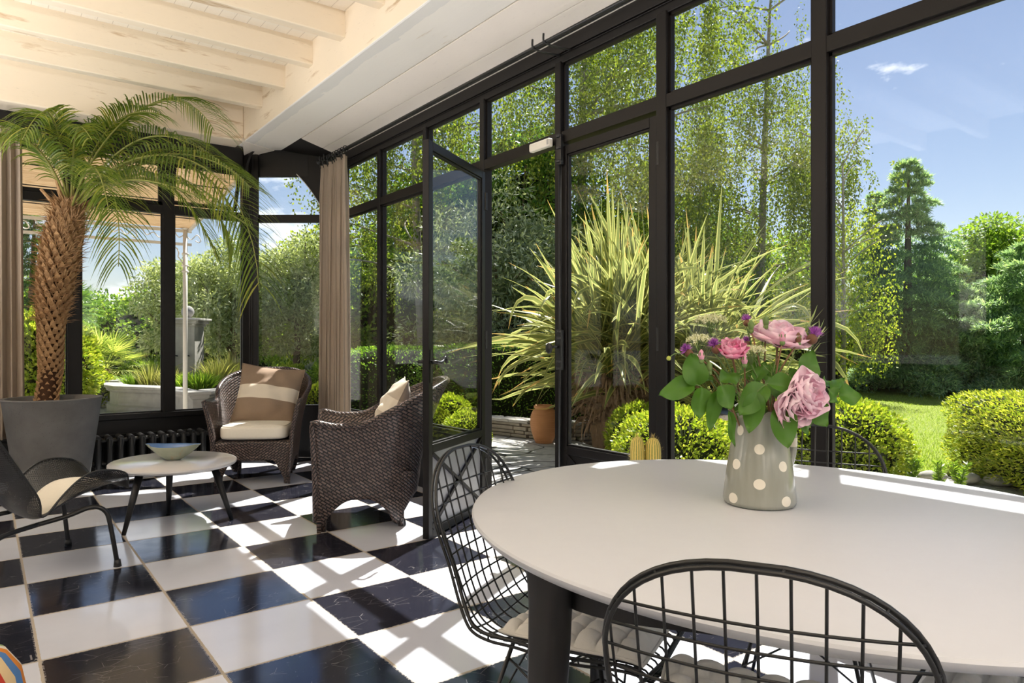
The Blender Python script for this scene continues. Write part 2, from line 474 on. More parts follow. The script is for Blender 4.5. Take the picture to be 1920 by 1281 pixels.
def m_mesh_metal():
    """black metal sheet pierced all over by small holes"""
    t = MT('pierced_black_metal'); sp = t.n('SeparateXYZ', {0: t.coord('UV')})
    P = 0.0105
    u = t.math('DIVIDE', (sp, 0), P); v = t.math('DIVIDE', (sp, 1), P * 0.866)
    u2 = t.math('ADD', u, t.math('MULTIPLY', t.math('MODULO', t.math('FLOOR', v), 2.0), 0.5))
    du = t.math('SUBTRACT', t.math('FRACT', u2), 0.5); dv = t.math('SUBTRACT', t.math('FRACT', v), 0.5)
    r = t.math('SQRT', t.math('ADD', t.math('MULTIPLY', du, du), t.math('MULTIPLY', dv, dv)))
    hole = t.math('LESS_THAN', r, 0.34)
    b = t.bsdf((0.008, 0.008, 0.009), 0.4, 0, 0.5); tr = t.n('BsdfTransparent')
    mx = t.n('MixShader', {0: hole}); t.L.new(b.outputs[0], mx.inputs[1]); t.L.new(tr.outputs[0], mx.inputs[2])
    return t.done(mx)

def m_dots():
    """grey glaze with cream polka dots in staggered columns round the jug"""
    t = MT('grey_glaze_with_dots'); c = t.coord(); sp = t.n('SeparateXYZ', {0: c})
    an = t.math('DIVIDE', t.math('ARCTAN2', (sp, 1), (sp, 0)), 2 * PI / 8)
    col_i = t.math('FLOOR', t.math('ADD', an, 20.5))
    da = t.math('MULTIPLY', t.math('SUBTRACT', t.math('FRACT', t.math('ADD', an, 20.5)), 0.5), 0.058)
    zz = t.math('ADD', t.math('DIVIDE', t.math('SUBTRACT', (sp, 2), 0.022), 0.083), t.math('MULTIPLY', t.math('MODULO', col_i, 2.0), 0.5))
    dz = t.math('MULTIPLY', t.math('SUBTRACT', t.math('FRACT', zz), 0.5), 0.083)
    r = t.math('SQRT', t.math('ADD', t.math('MULTIPLY', da, da), t.math('MULTIPLY', dz, dz)))
    k = t.math('MULTIPLY', t.math('LESS_THAN', r, 0.0125), t.math('LESS_THAN', (sp, 2), 0.205))
    base = t.mix((t.noise(t.n('Mapping', {'Vector': c, 'Scale': (30, 30, 3)}), 2.0, 3), 0), (0.27, 0.275, 0.235), (0.345, 0.35, 0.305))
    col = t.mix(k, base, (0.80, 0.75, 0.64))
    return t.done(t.bsdf(col, 0.12, 0, 0.6))

def m_stripes():
    t = MT('multicoloured_stripes'); c = t.coord(); sp = t.n('SeparateXYZ', {0: c})
    an = t.math('DIVIDE', t.math('ARCTAN2', (sp, 1), (sp, 0)), 2 * PI / 4)
    rp = t.ramp(t.math('FRACT', t.math('ADD', an, 8.0)), [(0.0, (0.55, 0.06, 0.04)), (0.2, (0.75, 0.55, 0.30)), (0.36, (0.10, 0.22, 0.45)), (0.52, (0.70, 0.25, 0.05)), (0.68, (0.72, 0.66, 0.55)), (0.84, (0.25, 0.35, 0.12))])
    rp.color_ramp.interpolation = 'CONSTANT'
    return t.done(t.bsdf((rp, 0), 0.9, 0, 0.1))

def m_trunk(name, c1, c2, sc=(14, 14, 3)):
    t = MT(name); c = t.coord()
    a = t.noise(t.n('Mapping', {'Vector': c, 'Scale': sc}), 1.5, 6, 0.65)
    return t.done(t.bsdf(t.mix((a, 0), c1, c2), 0.9, 0, 0.15, t.bump((a, 0), 0.7, 0.02)))

MAT = dict(
    floor=m_floor(),
    cream=m_paint('cream_painted_timber', (0.86, 0.745, 0.58), (0.46, 0.30, 0.15), 0.60),
    cream_y=m_paint('cream_painted_beam', (0.86, 0.745, 0.58), (0.46, 0.31, 0.16), 0.615, (9, 1.2, 9), True),
    plank=m_paint('cream_plank_ceiling', (0.88, 0.80, 0.68), (0.56, 0.42, 0.26), 0.68, (9, 1.2, 9), False, True),
    board=m_paint('cream_ceiling_boards', (0.88, 0.81, 0.73), (0.56, 0.42, 0.26), 0.70, (9, 1.2, 9)),
    white=plain('grey_plaster', (0.36, 0.34, 0.31), 0.8, 0, 0.2, 0.04, 3),
    steel=plain('black_painted_steel', (0.006, 0.0045, 0.0038), 0.45, 0, 0.3, 0.15, 8),
    iron=plain('black_iron', (0.010, 0.010, 0.010), 0.38, 0, 0.5, 0.1, 30),
    panel=plain('dark_sheet_panel', (0.006, 0.0055, 0.0055), 0.35, 0, 0.35, 0.1, 6),
    glass=m_glass(),
    wicker=m_wicker(),
    cream_pad=m_fabric('cream_cotton', (0.82, 0.76, 0.64)),
    pad=m_fabric('off_white_cotton', (0.86, 0.82, 0.745)),
    linen=m_fabric('taupe_linen', (0.52, 0.43, 0.34), None, None, 0.9, 300, 0.30),
    tabletop=plain('off_white_laminate', (0.60, 0.61, 0.645), 0.38, 0, 0.4, 0.02, 30, 0.03, 300),
    black_wood=plain('black_wood', (0.012, 0.011, 0.011), 0.45, 0, 0.4, 0.2, 20),
    concrete=m_concrete(),
    gravel=m_ground('pale_gravel', (0.30, 0.28, 0.26), (0.55, 0.52, 0.48), (0.42, 0.40, 0.36), 38),
    earth=m_ground('dark_earth', (0.06, 0.045, 0.03), (0.13, 0.10, 0.07), (0.10, 0.08, 0.055), 45),
    grass=m_ground('mown_grass', (0.24, 0.31, 0.05), (0.35, 0.41, 0.08), (0.30, 0.37, 0.065), 60, 0.9),
    flag=m_flagstone(),
    reed=m_reed(),
    mesh=m_mesh_metal(),
    dots=m_dots(),
    stripes=m_stripes(),
    stone=plain('weathered_pale_stone', (0.40, 0.38, 0.34), 0.85, 0, 0.2, 0.28, 6, 0.5, 60),
    wallstone=plain('dry_stone', (0.33, 0.29, 0.23), 0.9, 0, 0.2, 0.35, 9, 0.6, 50),
    terracotta=plain('terracotta', (0.50, 0.24, 0.11), 0.75, 0, 0.25, 0.15, 7, 0.15, 70),
    white_metal=plain('white_painted_metal', (0.72, 0.68, 0.60), 0.5, 0, 0.4, 0.08, 12),
    plastic=plain('white_plastic', (0.80, 0.76, 0.66), 0.4),
    bark=m_trunk('brown_bark', (0.10, 0.07, 0.045), (0.26, 0.20, 0.14)),
    birchbark=m_trunk('pale_birch_bark', (0.16, 0.14, 0.11), (0.45, 0.42, 0.37), (4, 4, 16)),
    palmbark=m_trunk('palm_fibre', (0.17, 0.08, 0.035), (0.74, 0.47, 0.24), (22, 22, 22)),
    palmcore=plain('palm_trunk_core', (0.045, 0.022, 0.012), 0.95, 0, 0.1, 0.4, 25),
    thatch=m_trunk('dead_leaf_skirt', (0.16, 0.09, 0.05), (0.52, 0.36, 0.22), (30, 30, 6)),
)
def simple_mat(k, *a, **kw):
    MAT[k] = plain(k, *a, **kw); return MAT[k]
# ---------------------------------------------------------------- the room
W, YB = 2.76, 7.10                # window wall (inner face) and far wall
ZS, ZT0, ZT1, ZG, ZH = 0.50, 2.335, 2.40, 2.815, 2.95
XL, YR = -2.6, -2.6
FD = 0.06                         # frame depth
def structure(mb, name, mat, parent=None, **kw):
    o = mb.build(name, mat, parent, **kw)
    if parent is None: o['kind'] = 'structure'
    return o

structure(MB().poly_extrude([(XL, YR, -0.12), (W + 0.02, YR, -0.12), (W + 0.02, 6.58, -0.12), (2.12, YB, -0.12), (XL, YB, -0.12)], (0, 0, 0.12)), 'floor', MAT['floor'])

# ceilings, joists and the big beams
structure(MB().span((XL, YR, 3.41), (2.0, YB, 3.47)), 'ceiling', MAT['plank'])
b = MB()
def tilt(xa, za, xb, zb, y0, y1, th=0.03):
    b.poly_extrude([(xa, y0, za), (xb, y0, zb), (xb, y0, zb + th), (xa, y0, za + th)], (0, y1 - y0, 0))
zc = lambda x: 3.05 - (x - 2.38) * (3.05 - ZH) / (W - 2.38)
for xa, xb in ((2.384, 2.588), (2.594, W + 0.05)):
    tilt(xa, zc(xa), xb, zc(xb), YR, 6.40)
structure(b, 'ceiling_right', MAT['board'])
structure(MB().span((2.36, YR, 3.10), (2.82, 6.45, 3.16)), 'slab', MAT['black_wood'])
structure(MB().span((1.98, YR, 3.05), (2.38, 7.02, 3.45)), 'beam_main', MAT['cream_y'], bevel=0.012)
structure(MB().span((XL, 6.82, 3.05), (1.98, 7.11, 3.45)), 'beam_back', MAT['cream'], bevel=0.012)
for k in range(14):
    y = 6.36 - 0.592 * k
    structure(MB().span((XL, y - 0.088, 3.23), (1.99, y, 3.42)), 'ceiling_beam', MAT['cream'], bevel=0.008)
# short cream board that closes the end of the main beam over the corner
b = MB(); b.poly_extrude([(1.96, 6.80, 3.045), (2.38, 6.98, 3.045), (2.22, 7.10, 2.955), (2.06, 7.09, 2.985)], (0, 0, 0.03))
structure(b, 'trim_beam_end', MAT['board'])

# unseen sides of the room, glazed like the rest, behind the camera
def open_wall(name, p0, p1, thick, solid=0.0):
    b = MB(); p0, p1 = Vector(p0), Vector(p1); d = (p1 - p0); L = d.length; d.normalize(); n = Vector((-d.y, d.x, 0)) * thick
    def seg(a, c, z0, z1):
        q = p0 + d * a; r = p0 + d * c
        b.poly_extrude([(q.x, q.y, z0), (r.x, r.y, z0), (r.x, r.y, z1), (q.x, q.y, z1)], n)
    seg(0, L, 0, 0.9); seg(0, L, 2.3, 3.45); k = 4
    if solid: seg(0, solid, 0.9, 2.3)
    for i in range(k + 1):
        c = L * i / k; seg(max(0, c - 0.5), min(L, c + 0.5), 0.9, 2.3)
    structure(b, name, MAT['white'])
open_wall('wall_left', (XL, YR, 0), (XL, YB, 0), 0.12, 5.6)
open_wall('wall_rear', (W, YR, 0), (XL, YR, 0), 0.12)

# far wall: sill panel and header
b = MB()
b.span((XL, YB, 0), (2.12, YB + 0.06, ZS - 0.05)); b.span((XL, YB, ZG + 0.01), (2.12, YB + 0.06, 3.46))
b.span((XL, YB - 0.02, ZG + 0.06), (2.12, YB, 3.06)); b.span((XL, YB - 0.025, ZS - 0.05), (2.12, YB + 0.075, ZS))
b.span((XL, YB - 0.03, 0.0), (2.12, YB, 0.07)); b.span((XL, YB - 0.012, 0.30), (2.12, YB, 0.325))
structure(b, 'wall_back', MAT['panel'], bevel=0.004)
b = MB()
b.span((W, YR, 0), (W + 0.06, 3.17, ZS - 0.02)); b.span((W, 3.97, 0), (W + 0.06, 6.60, ZS - 0.02))
b.span((W, YR, ZG), (W + 0.07, 6.60, 3.12)); b.span((W - 0.015, YR, ZG + 0.055), (W, 6.60, ZH)); b.span((W - 0.008, YR, ZG + 0.045), (W, 6.6, ZG + 0.052))
b.span((W - 0.01, 3.97, ZS - 0.03), (W + 0.075, 6.6, ZS)); b.span((W - 0.01, YR, ZS - 0.03), (W + 0.075, 2.37, ZS))
structure(b, 'wall_right', MAT['steel'], bevel=0.003)
structure(MB().span((W, 3.17, -0.02), (W + 0.10, 3.97, 0.012)), 'sill_door', MAT['stone'])

# chamfered corner between the two walls
c0, c1 = Vector((2.12, YB, 0)), Vector((W, 6.60, 0))
cd = (c1 - c0).normalized(); cn = Vector((cd.y, -cd.x, 0)) * -1      # outwards
def cq(a, z): p = c0 + cd * a; return Vector((p.x, p.y, z))
CL = (c1 - c0).length
b = MB()
for (a0, a1, z0, z1) in ((0, CL, 0, ZS), (0, CL, 2.79, 3.20)):
    b.poly_extrude([cq(a0, z0), cq(a1, z0), cq(a1, z1), cq(a0, z1)], cn * 0.05)
structure(b, 'wall_corner', MAT['panel'])
b = MB()
for (a0, a1, z0, z1) in ((0, 0.05, 0, 2.95), (CL - 0.05, CL, 0, 2.95), (0, CL, ZT0, ZT1 + 0.01), (0, CL, ZS, ZS + 0.02)):
    b.poly_extrude([cq(a0, z0), cq(a1, z0), cq(a1, z1), cq(a0, z1)], cn * 0.055)
w = structure(b, 'window_11', MAT['steel'])
def pane_between(p, q, z0, z1, n, parent):
    b = MB(); n = Vector(n).normalized() * 0.006
    b.poly_extrude([(p[0], p[1], z0), (q[0], q[1], z0), (q[0], q[1], z1), (p[0], p[1], z1)], n)
    return b.build('glass_pane', MAT['glass'], parent)
pane_between(cq(0.05, 0) + cn * 0.02, cq(CL - 0.05, 0) + cn * 0.02, ZS + 0.02, ZT0, cn, w)
pane_between(cq(0.05, 0) + cn * 0.02, cq(CL - 0.05, 0) + cn * 0.02, ZT1 + 0.01, 2.79, cn, w)
# corner post, built up of three stepped sections
b = MB(); b.span((2.045, YB - 0.02, 0), (2.125, YB + 0.07, 3.05)); b.tube([(2.135, YB - 0.03, 0), (2.135, YB - 0.03, 3.0)], 0.022, 10)
b.poly_extrude([cq(0.0, 0), cq(0.09, 0), cq(0.09, 0) - cn * 0.03, cq(0.0, 0) - cn * 0.03], (0, 0, 3.0))
structure(b, 'column_corner', MAT['steel'])

# arched bracket that carries the ceiling in the corner, with its bright edge strip
g0, g1 = Vector((2.30, 7.00, 0)), Vector((2.71, 6.62, 0)); gd = g1 - g0; GL = gd.length; gd.normalize(); gn = Vector((gd.y, -gd.x, 0)) * -1
def gq(a, z): p = g0 + gd * a; return Vector((p.x, p.y, z))
arc = [(p.x * GL, p.y) for p in spline([Vector((f, z, 0)) for f, z in ((0.0, 3.02), (0.2, 2.95), (0.40, 2.855), (0.64, 2.715), (0.84, 2.56), (0.95, 2.44), (0.99, 2.33))], 4)]
out = [gq(a, z) for a, z in arc] + [gq(GL, 2.33), gq(GL, 3.13), gq(0.0, 3.13)]
br = MB().poly_extrude(out, gn * 0.02).build('trim_arch_bracket', MAT['steel']); br['kind'] = 'structure'
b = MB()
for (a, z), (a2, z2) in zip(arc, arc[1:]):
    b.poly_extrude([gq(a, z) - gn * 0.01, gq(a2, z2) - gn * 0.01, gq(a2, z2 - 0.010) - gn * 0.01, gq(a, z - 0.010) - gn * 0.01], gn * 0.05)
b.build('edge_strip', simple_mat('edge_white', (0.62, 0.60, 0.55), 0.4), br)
b = MB(); b.poly_extrude([(2.34, 6.40, 3.06), (W, 6.40, 2.96), (W, 6.64, 2.96), (2.34, 7.0, 3.055)], (0, 0, 0.03))
structure(b, 'trim_corner_soffit', MAT['steel'])
# its twin against the far wall, seen on edge
b = MB(); arc2 = [(YB - 0.02 - 0.30 * (1 - math.cos(t)), 2.60 + 0.36 * math.sin(t)) for t in [i / 10 * PI / 2 for i in range(11)]]
b.poly_extrude([(2.05, y, z) for y, z in arc2] + [(2.05, YB - 0.01, 2.98)], (0.02, 0, 0))
structure(b, 'trim_wall_bracket', MAT['steel'])

# window wall: posts every 0.8 m, panes in a frame between them
MUL = [-1.68, -0.88, -0.08, 0.72, 1.53, 2.37, 3.17, 3.97, 4.76, 5.55, 6.35]
for i, y in enumerate(MUL):
    wd = 0.085 if i == 10 else 0.066 if i < 6 else 0.05
    z0 = 0.0
    structure(MB().span((W - 0.012, y - wd / 2, z0), (W + 0.06, y + wd / 2, ZG + 0.01)), 'trim_%d' % (i + 1), MAT['steel'], bevel=0.004)
def bay(n, y0, y1, lower=True):
    b = MB()
    b.span((W - 0.008, y0, ZT0), (W + 0.055, y1, ZT1))                     # transom
    def frame(z0, z1):
        for s in ((y0, y0 + 0.014, z0, z1), (y1 - 0.014, y1, z0, z1), (y0, y1, z0, z0 + 0.014), (y0, y1, z1 - 0.014, z1)):
            b.span((W + 0.012, s[0], s[2]), (W + 0.036, s[1], s[3]))
    frame(ZT1, ZG)
    if lower: frame(ZS, ZT0)
    o = structure(b, 'window_%d' % n, MAT['steel'])
    pane_between((W + 0.02, y0), (W + 0.02, y1), ZT1 + 0.014, ZG - 0.014, (1, 0, 0), o)
    if lower: pane_between((W + 0.02, y0), (W + 0.02, y1), ZS + 0.014, ZT0 - 0.014, (1, 0, 0), o)
for i in range(10):
    a = 0.033 if i < 6 else 0.025
    bay(i + 1, MUL[i] + a, MUL[i + 1] - a, lower=i not in (5, 6))

# far wall: posts and panes, the last upper light tilted open
MB_X = [-2.345, -1.60, -0.855, -0.11, 0.635, 1.38]
for i, x in enumerate(MB_X):
    structure(MB().span((x - 0.05, YB - 0.012, ZS), (x + 0.05, YB + 0.06, ZG + 0.02)), 'trim_%d' % (i + 20), MAT['steel'], bevel=0.004)
for i, x in enumerate(MB_X):
    x0, x1 = x + 0.05, (MB_X[i + 1] - 0.05 if i < 5 else 2.05)
    b = MB(); b.span((x0, YB - 0.01, ZT0), (x1, YB + 0.055, ZT1 + 0.01)); b.span((x0, YB + 0.05, ZT1 + 0.01), (x1, YB + 0.07, ZT1 + 0.03))
    for s in ((x0, x0 + 0.012, ZS, ZT0), (x1 - 0.012, x1, ZS, ZT0), (x0, x1, ZS, ZS + 0.012)):
        b.span((s[0], YB + 0.012, s[2]), (s[1], YB + 0.034, s[3]))
    w = structure(b, 'window_%d' % (i + 20), MAT['steel'])
    pane_between((x0, YB + 0.02), (x1, YB + 0.02), ZS + 0.012, ZT0, (0, 1, 0), w)
    sash = MB(); H = ZG - ZT1 - 0.02
    for s in ((0, 0.03, 0, H), (x1 - x0 - 0.03, x1 - x0, 0, H), (0, x1 - x0, 0, 0.03), (0, x1 - x0, H - 0.03, H)):
        sash.span((s[0], 0, s[2] - H), (s[1], 0.03, s[3] - H))
    so = sash.build('sash', MAT['steel'], w)
    g = MB().span((0.03, 0.012, -H + 0.03), (x1 - x0 - 0.03, 0.018, -0.03)).build('glass_pane', MAT['glass'], so)
    so.location = (x0, YB + 0.03, ZG)
    if i == 5: so.rotation_euler = (math.radians(28), 0, 0)

# ---------------------------------------------------------------- the garden doors
def door_leaf(name, wd, ht, zp, handle):
    """leaf in its own frame: hinge at x=0, runs along +x, inner face at y=0"""
    e = empty(name, kind='structure'); st = 0.052; b = MB()
    b.span((0, -0.02, 0), (st, 0.02, ht)); b.span((wd - st, -0.02, 0), (wd, 0.02, ht))
    b.span((st, -0.02, ht - st), (wd - st, 0.02, ht)); b.span((st, -0.02, 0), (wd - st, 0.02, 0.05)); b.span((st, -0.02, zp - 0.03), (wd - st, 0.02, zp + 0.02))
    for s in ((st, st + 0.012, zp + 0.02, ht - st), (wd - st - 0.012, wd - st, zp + 0.02, ht - st), (st, wd - st, zp + 0.02, zp + 0.032), (st, wd - st, ht - st - 0.012, ht - st)):
        b.span((s[0], -0.012, s[2]), (s[1], 0.012, s[3]))
    b.build('frame', MAT['steel'], e, bevel=0.003)
    MB().span((st, -0.003, zp + 0.02), (wd - st, 0.003, ht - st)).build('glass_pane', MAT['glass'], e)
    p = MB().span((st, -0.004, 0.05), (wd - st, 0.004, zp - 0.03)).build('lower_panel', simple_mat('grey_sheet', (0.34, 0.34, 0.35), 0.33, 0.35), e)
    b = MB(); x0, x1, z0, z1 = st, wd - st, 0.05, zp - 0.03
    b.bar((x0, 0.012, z0), (x1, 0.012, z1), 0.016, 0.022, (0, 1, 0)); b.bar((x0, 0.012, z1), (x1, 0.012, z0), 0.016, 0.022, (0, 1, 0))
    b.build('cross_brace', MAT['steel'], p)
    b = MB()
    for z in (0.28, 1.15, ht - 0.2): b.tube([(-0.008, 0.02, z - 0.06), (-0.008, 0.02, z + 0.06)], 0.011, 10)
    b.build('hinge', MAT['iron'], e)
    if handle:
        zh = 1.02; x = wd - 0.026
        b = MB(); b.span((x - 0.012, -0.024, zh - 0.12), (x + 0.012, 0.024, zh + 0.07)); b.build('lock_plate', MAT['iron'], e)
        for s in (1, -1):
            b = MB(); b.tube([(x, s * 0.02, zh), (x, s * 0.06, zh)], 0.010, 8)
            b.tube(spline([(x, s * 0.058, zh), (x - 0.035, s * 0.066, zh - 0.004), (x - 0.07, s * 0.066, zh + 0.006), (x - 0.095, s * 0.066, zh + 0.026), (x - 0.118, s * 0.064, zh + 0.012), (x - 0.112, s * 0.064, zh - 0.008)], 6), [0.010] * 10 + [0.008] * 21, 8)
            b.build('handle', MAT['iron'], e, smooth=True)
    return e
LW, LH = 0.80, 2.30
d1 = door_leaf('door_1', LW + 0.04, LH, 0.52, True)
d1.location = (W - 0.02, 3.945, 0.012)
hp, tipp = Vector((W - 0.02, 3.945)), Vector((2.03, 3.495))
d1.rotation_euler = (0, 0, math.atan2(tipp.y - hp.y, tipp.x - hp.x))
d2 = door_leaf('door_2', LW - 0.05, LH, 0.50, False)
d2.location = (W + 0.015, 2.40, 0.012); d2.rotation_euler = (0, 0, PI / 2)
# espagnolette bolt on the closing stile of the fixed leaf
yb = 2.40 + LW - 0.05 - 0.015; xb = W - 0.022
b = MB(); b.tube([(xb, yb, 0.03), (xb, yb, 2.38)], 0.008, 8); e1 = b.build('bolt_rod', MAT['iron'], None, smooth=True)
b = MB(); b.span((xb - 0.012, yb - 0.022, 0.98), (xb + 0.012, yb + 0.022, 1.22)); b.span((xb - 0.012, yb - 0.02, 2.20), (xb + 0.012, yb + 0.02, 2.38))
for z in (0.99, 1.03, 1.17, 1.21, 2.22, 2.30, 2.37): b.tube([(xb - 0.004, yb, z - 0.008), (xb - 0.004, yb, z + 0.008)], 0.022, 10)
e2 = b.build('bolt_case', MAT['iron'], None, bevel=0.003)
b = MB(); b.tube([(xb - 0.01, yb, 1.12), (xb - 0.05, yb, 1.12)], 0.007, 8); b.sphere((xb - 0.06, yb + 0.03, 1.11), 0.03, 14, 8, 0.45, 1, 1.1); b.tube([(xb - 0.05, yb, 1.12), (xb - 0.06, yb + 0.03, 1.11)], 0.008, 8)
e3 = b.build('bolt_knob', MAT['iron'], None, smooth=True)
for o in (e1, e2, e3):
    o.parent = d2; o.matrix_parent_inverse = (Matrix.Translation(d2.location) @ Matrix.Rotation(PI / 2, 4, 'Z')).inverted()

# opening sensor over the doors
t = empty('door_sensor', (W - 0.02, 3.29, ZT0 + 0.012), 0, 'small white opening sensor box screwed to the black transom above the open garden door', 'sensor')
MB().box((-0.022, 0, 0.0), (0.036, 0.19, 0.05)).build('housing', MAT['plastic'], t, bevel=0.008, seg=3)
MB().box((-0.042, -0.085, 0.0), (0.004, 0.012, 0.03)).build('lens', simple_mat('lens_grey', (0.45, 0.44, 0.42), 0.3), t)

# slab and bar added out of view to shade part of the dining table
structure(MB().span((W + 0.06, YR, 3.10), (3.39, 2.40, 3.14)), 'roof_overhang', MAT['steel'])
b = MB(); b.bar((3.555, YR, 3.10), (3.555, 2.05, 3.10), 0.055, 0.06)
for y in (-2.0, -0.8, 0.4, 1.2, 2.0): b.bar((3.36, y, 3.12), (3.56, y, 3.10), 0.012, 0.012)
structure(b, 'trim_gutter', MAT['steel'])
# ---------------------------------------------------------------- round dining table
TCX, TCY, TRX, TRY = 1.52, 0.925, 0.72, 0.80
def dining_table():
    e = empty('dining_table', (TCX, TCY, 0), 0, 'large round dining table with thin off-white top and black legs', 'table')
    prof = [(0.0, 0.712), (0.955, 0.712), (0.985, 0.718), (0.998, 0.728), (1.0, 0.735), (0.996, 0.740), (0.99, 0.7415), (0.0, 0.7415)]
    m = MB(); n = 128
    m.lathe([(max(r, 1e-6), z) for r, z in prof], (0, 0, 0), n, TRX, TRY, cap=False)
    m.build('table_top', MAT['tabletop'], e, smooth=True, angle=35)
    m = MB(); a0 = math.radians(-99)
    def depth(a):
        k = abs(((a - a0) / (PI / 2) + 0.5) % 1.0 - 0.5)            # 0 at a leg, 0.5 midway
        return 0.020 + 0.050 * (1 - smooth01(k / 0.42))
    def ap(u, v):
        a = u * 2 * PI; d = depth(a)
        z = 0.712 - d * (0 if v in (0, 1) else 1) if False else None
        k = [(0.82, 0), (0.885, 0), (0.88, d), (0.825, d), (0.82, 0)][int(round(v * 4))]
        return (TRX * k[0] * math.cos(a), TRY * k[0] * math.sin(a), 0.712 - k[1])
    m.grid(ap, 96, 4, closed=True)
    m.build('apron', MAT['black_wood'], e)
    for k in range(4):
        a = a0 + k * PI / 2 ; ca, sa = math.cos(a), math.sin(a)
        m = MB()
        def ring(z, w, t, ro):
            c = Vector((TRX * ro * ca, TRY * ro * sa, z)); x = Vector((-sa, ca, 0)); y = Vector((ca, sa, 0))
            pts = []
            for i in range(16):
                q = 2 * PI * i / 16; cx = math.copysign(abs(math.cos(q)) ** 0.5, math.cos(q)); sx_ = math.copysign(abs(math.sin(q)) ** 0.5, math.sin(q))
                pts.append(c + x * cx * w / 2 + y * sx_ * t / 2)
            return pts
        prof = [(0.708, 0.150, 0.052, 0.90), (0.675, 0.120, 0.054, 0.90), (0.63, 0.104, 0.054, 0.90), (0.58, 0.100, 0.054, 0.902), (0.3, 0.080, 0.046, 0.92), (0.0, 0.052, 0.038, 0.94)]
        V = []; F = []
        for p in prof: V += ring(*p)
        for i in range(len(prof) - 1): F += [(i * 16 + j, i * 16 + (j + 1) % 16, (i + 1) * 16 + (j + 1) % 16, (i + 1) * 16 + j) for j in range(16)]
        F += [tuple(range(15, -1, -1)), tuple((len(prof) - 1) * 16 + j for j in range(16))]
        m.add(V, F); m.build('leg', MAT['black_wood'], e, smooth=True, angle=50)
    return e
dining_table()

# ---------------------------------------------------------------- wire dining chairs
CP = spline([(0.245, 0.425), (0.215, 0.445), (0.12, 0.438), (0.0, 0.425), (-0.10, 0.425), (-0.165, 0.455), (-0.200, 0.52), (-0.222, 0.62), (-0.245, 0.74), (-0.262, 0.845)], 8) if False else None
CPROF = [Vector((y, z, 0)) for y, z in [(0.250, 0.420), (0.225, 0.440), (0.13, 0.440), (0.02, 0.428), (-0.09, 0.424), (-0.165, 0.450), (-0.210, 0.515), (-0.240, 0.61), (-0.274, 0.735), (-0.303, 0.850)]]
CCURVE = spline(CPROF, 10)
_cl = [0.0]
for _a, _b in zip(CCURVE, CCURVE[1:]): _cl.append(_cl[-1] + (_b - _a).length)
CLEN = _cl[-1]
def cprof(s):
    """point and normal of the chair shell's centre line at arc length s from the front edge"""
    s = max(0.0, min(CLEN, s)); i = max(0, min(len(_cl) - 2, next((k for k in range(len(_cl) - 1) if _cl[k + 1] >= s), len(_cl) - 2)))
    a, b = CCURVE[i], CCURVE[i + 1]; t = (s - _cl[i]) / max(1e-9, _cl[i + 1] - _cl[i])
    p = a.lerp(b, t); d = (CCURVE[min(i + 2, len(CCURVE) - 1)] - CCURVE[max(i - 1, 0)]).normalized()
    return Vector((0, p.x, p.y)), Vector((0, d.y, -d.x)) * -1
def cwid(s):
    """half width of the shell at arc length s"""
    base = 0.222 + 0.036 * smooth01(s / 0.25) - 0.046 * smooth01((s - 0.40) / 0.22)
    e = 0.19
    if CLEN - s < e: base *= max(0.0, 1 - ((e - (CLEN - s)) / e) ** 2.3) ** (1 / 2.3)
    f = 0.06
    if s < f: base *= max(0.0, 1 - ((f - s) / f) ** 4) ** 0.25 * 0.25 + 0.75 if s > 0 else 0.75
    return base
def cpt(x, s, off=0.0):
    p, n = cprof(s)
    if n.z < -0.2 or (abs(n.z) <= 0.2 and n.y < 0): n = -n
    k = 0.30 * smooth01((s - 0.12) / 0.2) * (1 - 0.6 * smooth01((s - 0.5) / 0.25)) + 0.28 * (1 - 0.5 * smooth01((s - 0.5) / 0.25))
    q = p + n * (k * x * x * 1.6 + off); q.x = x
    return q
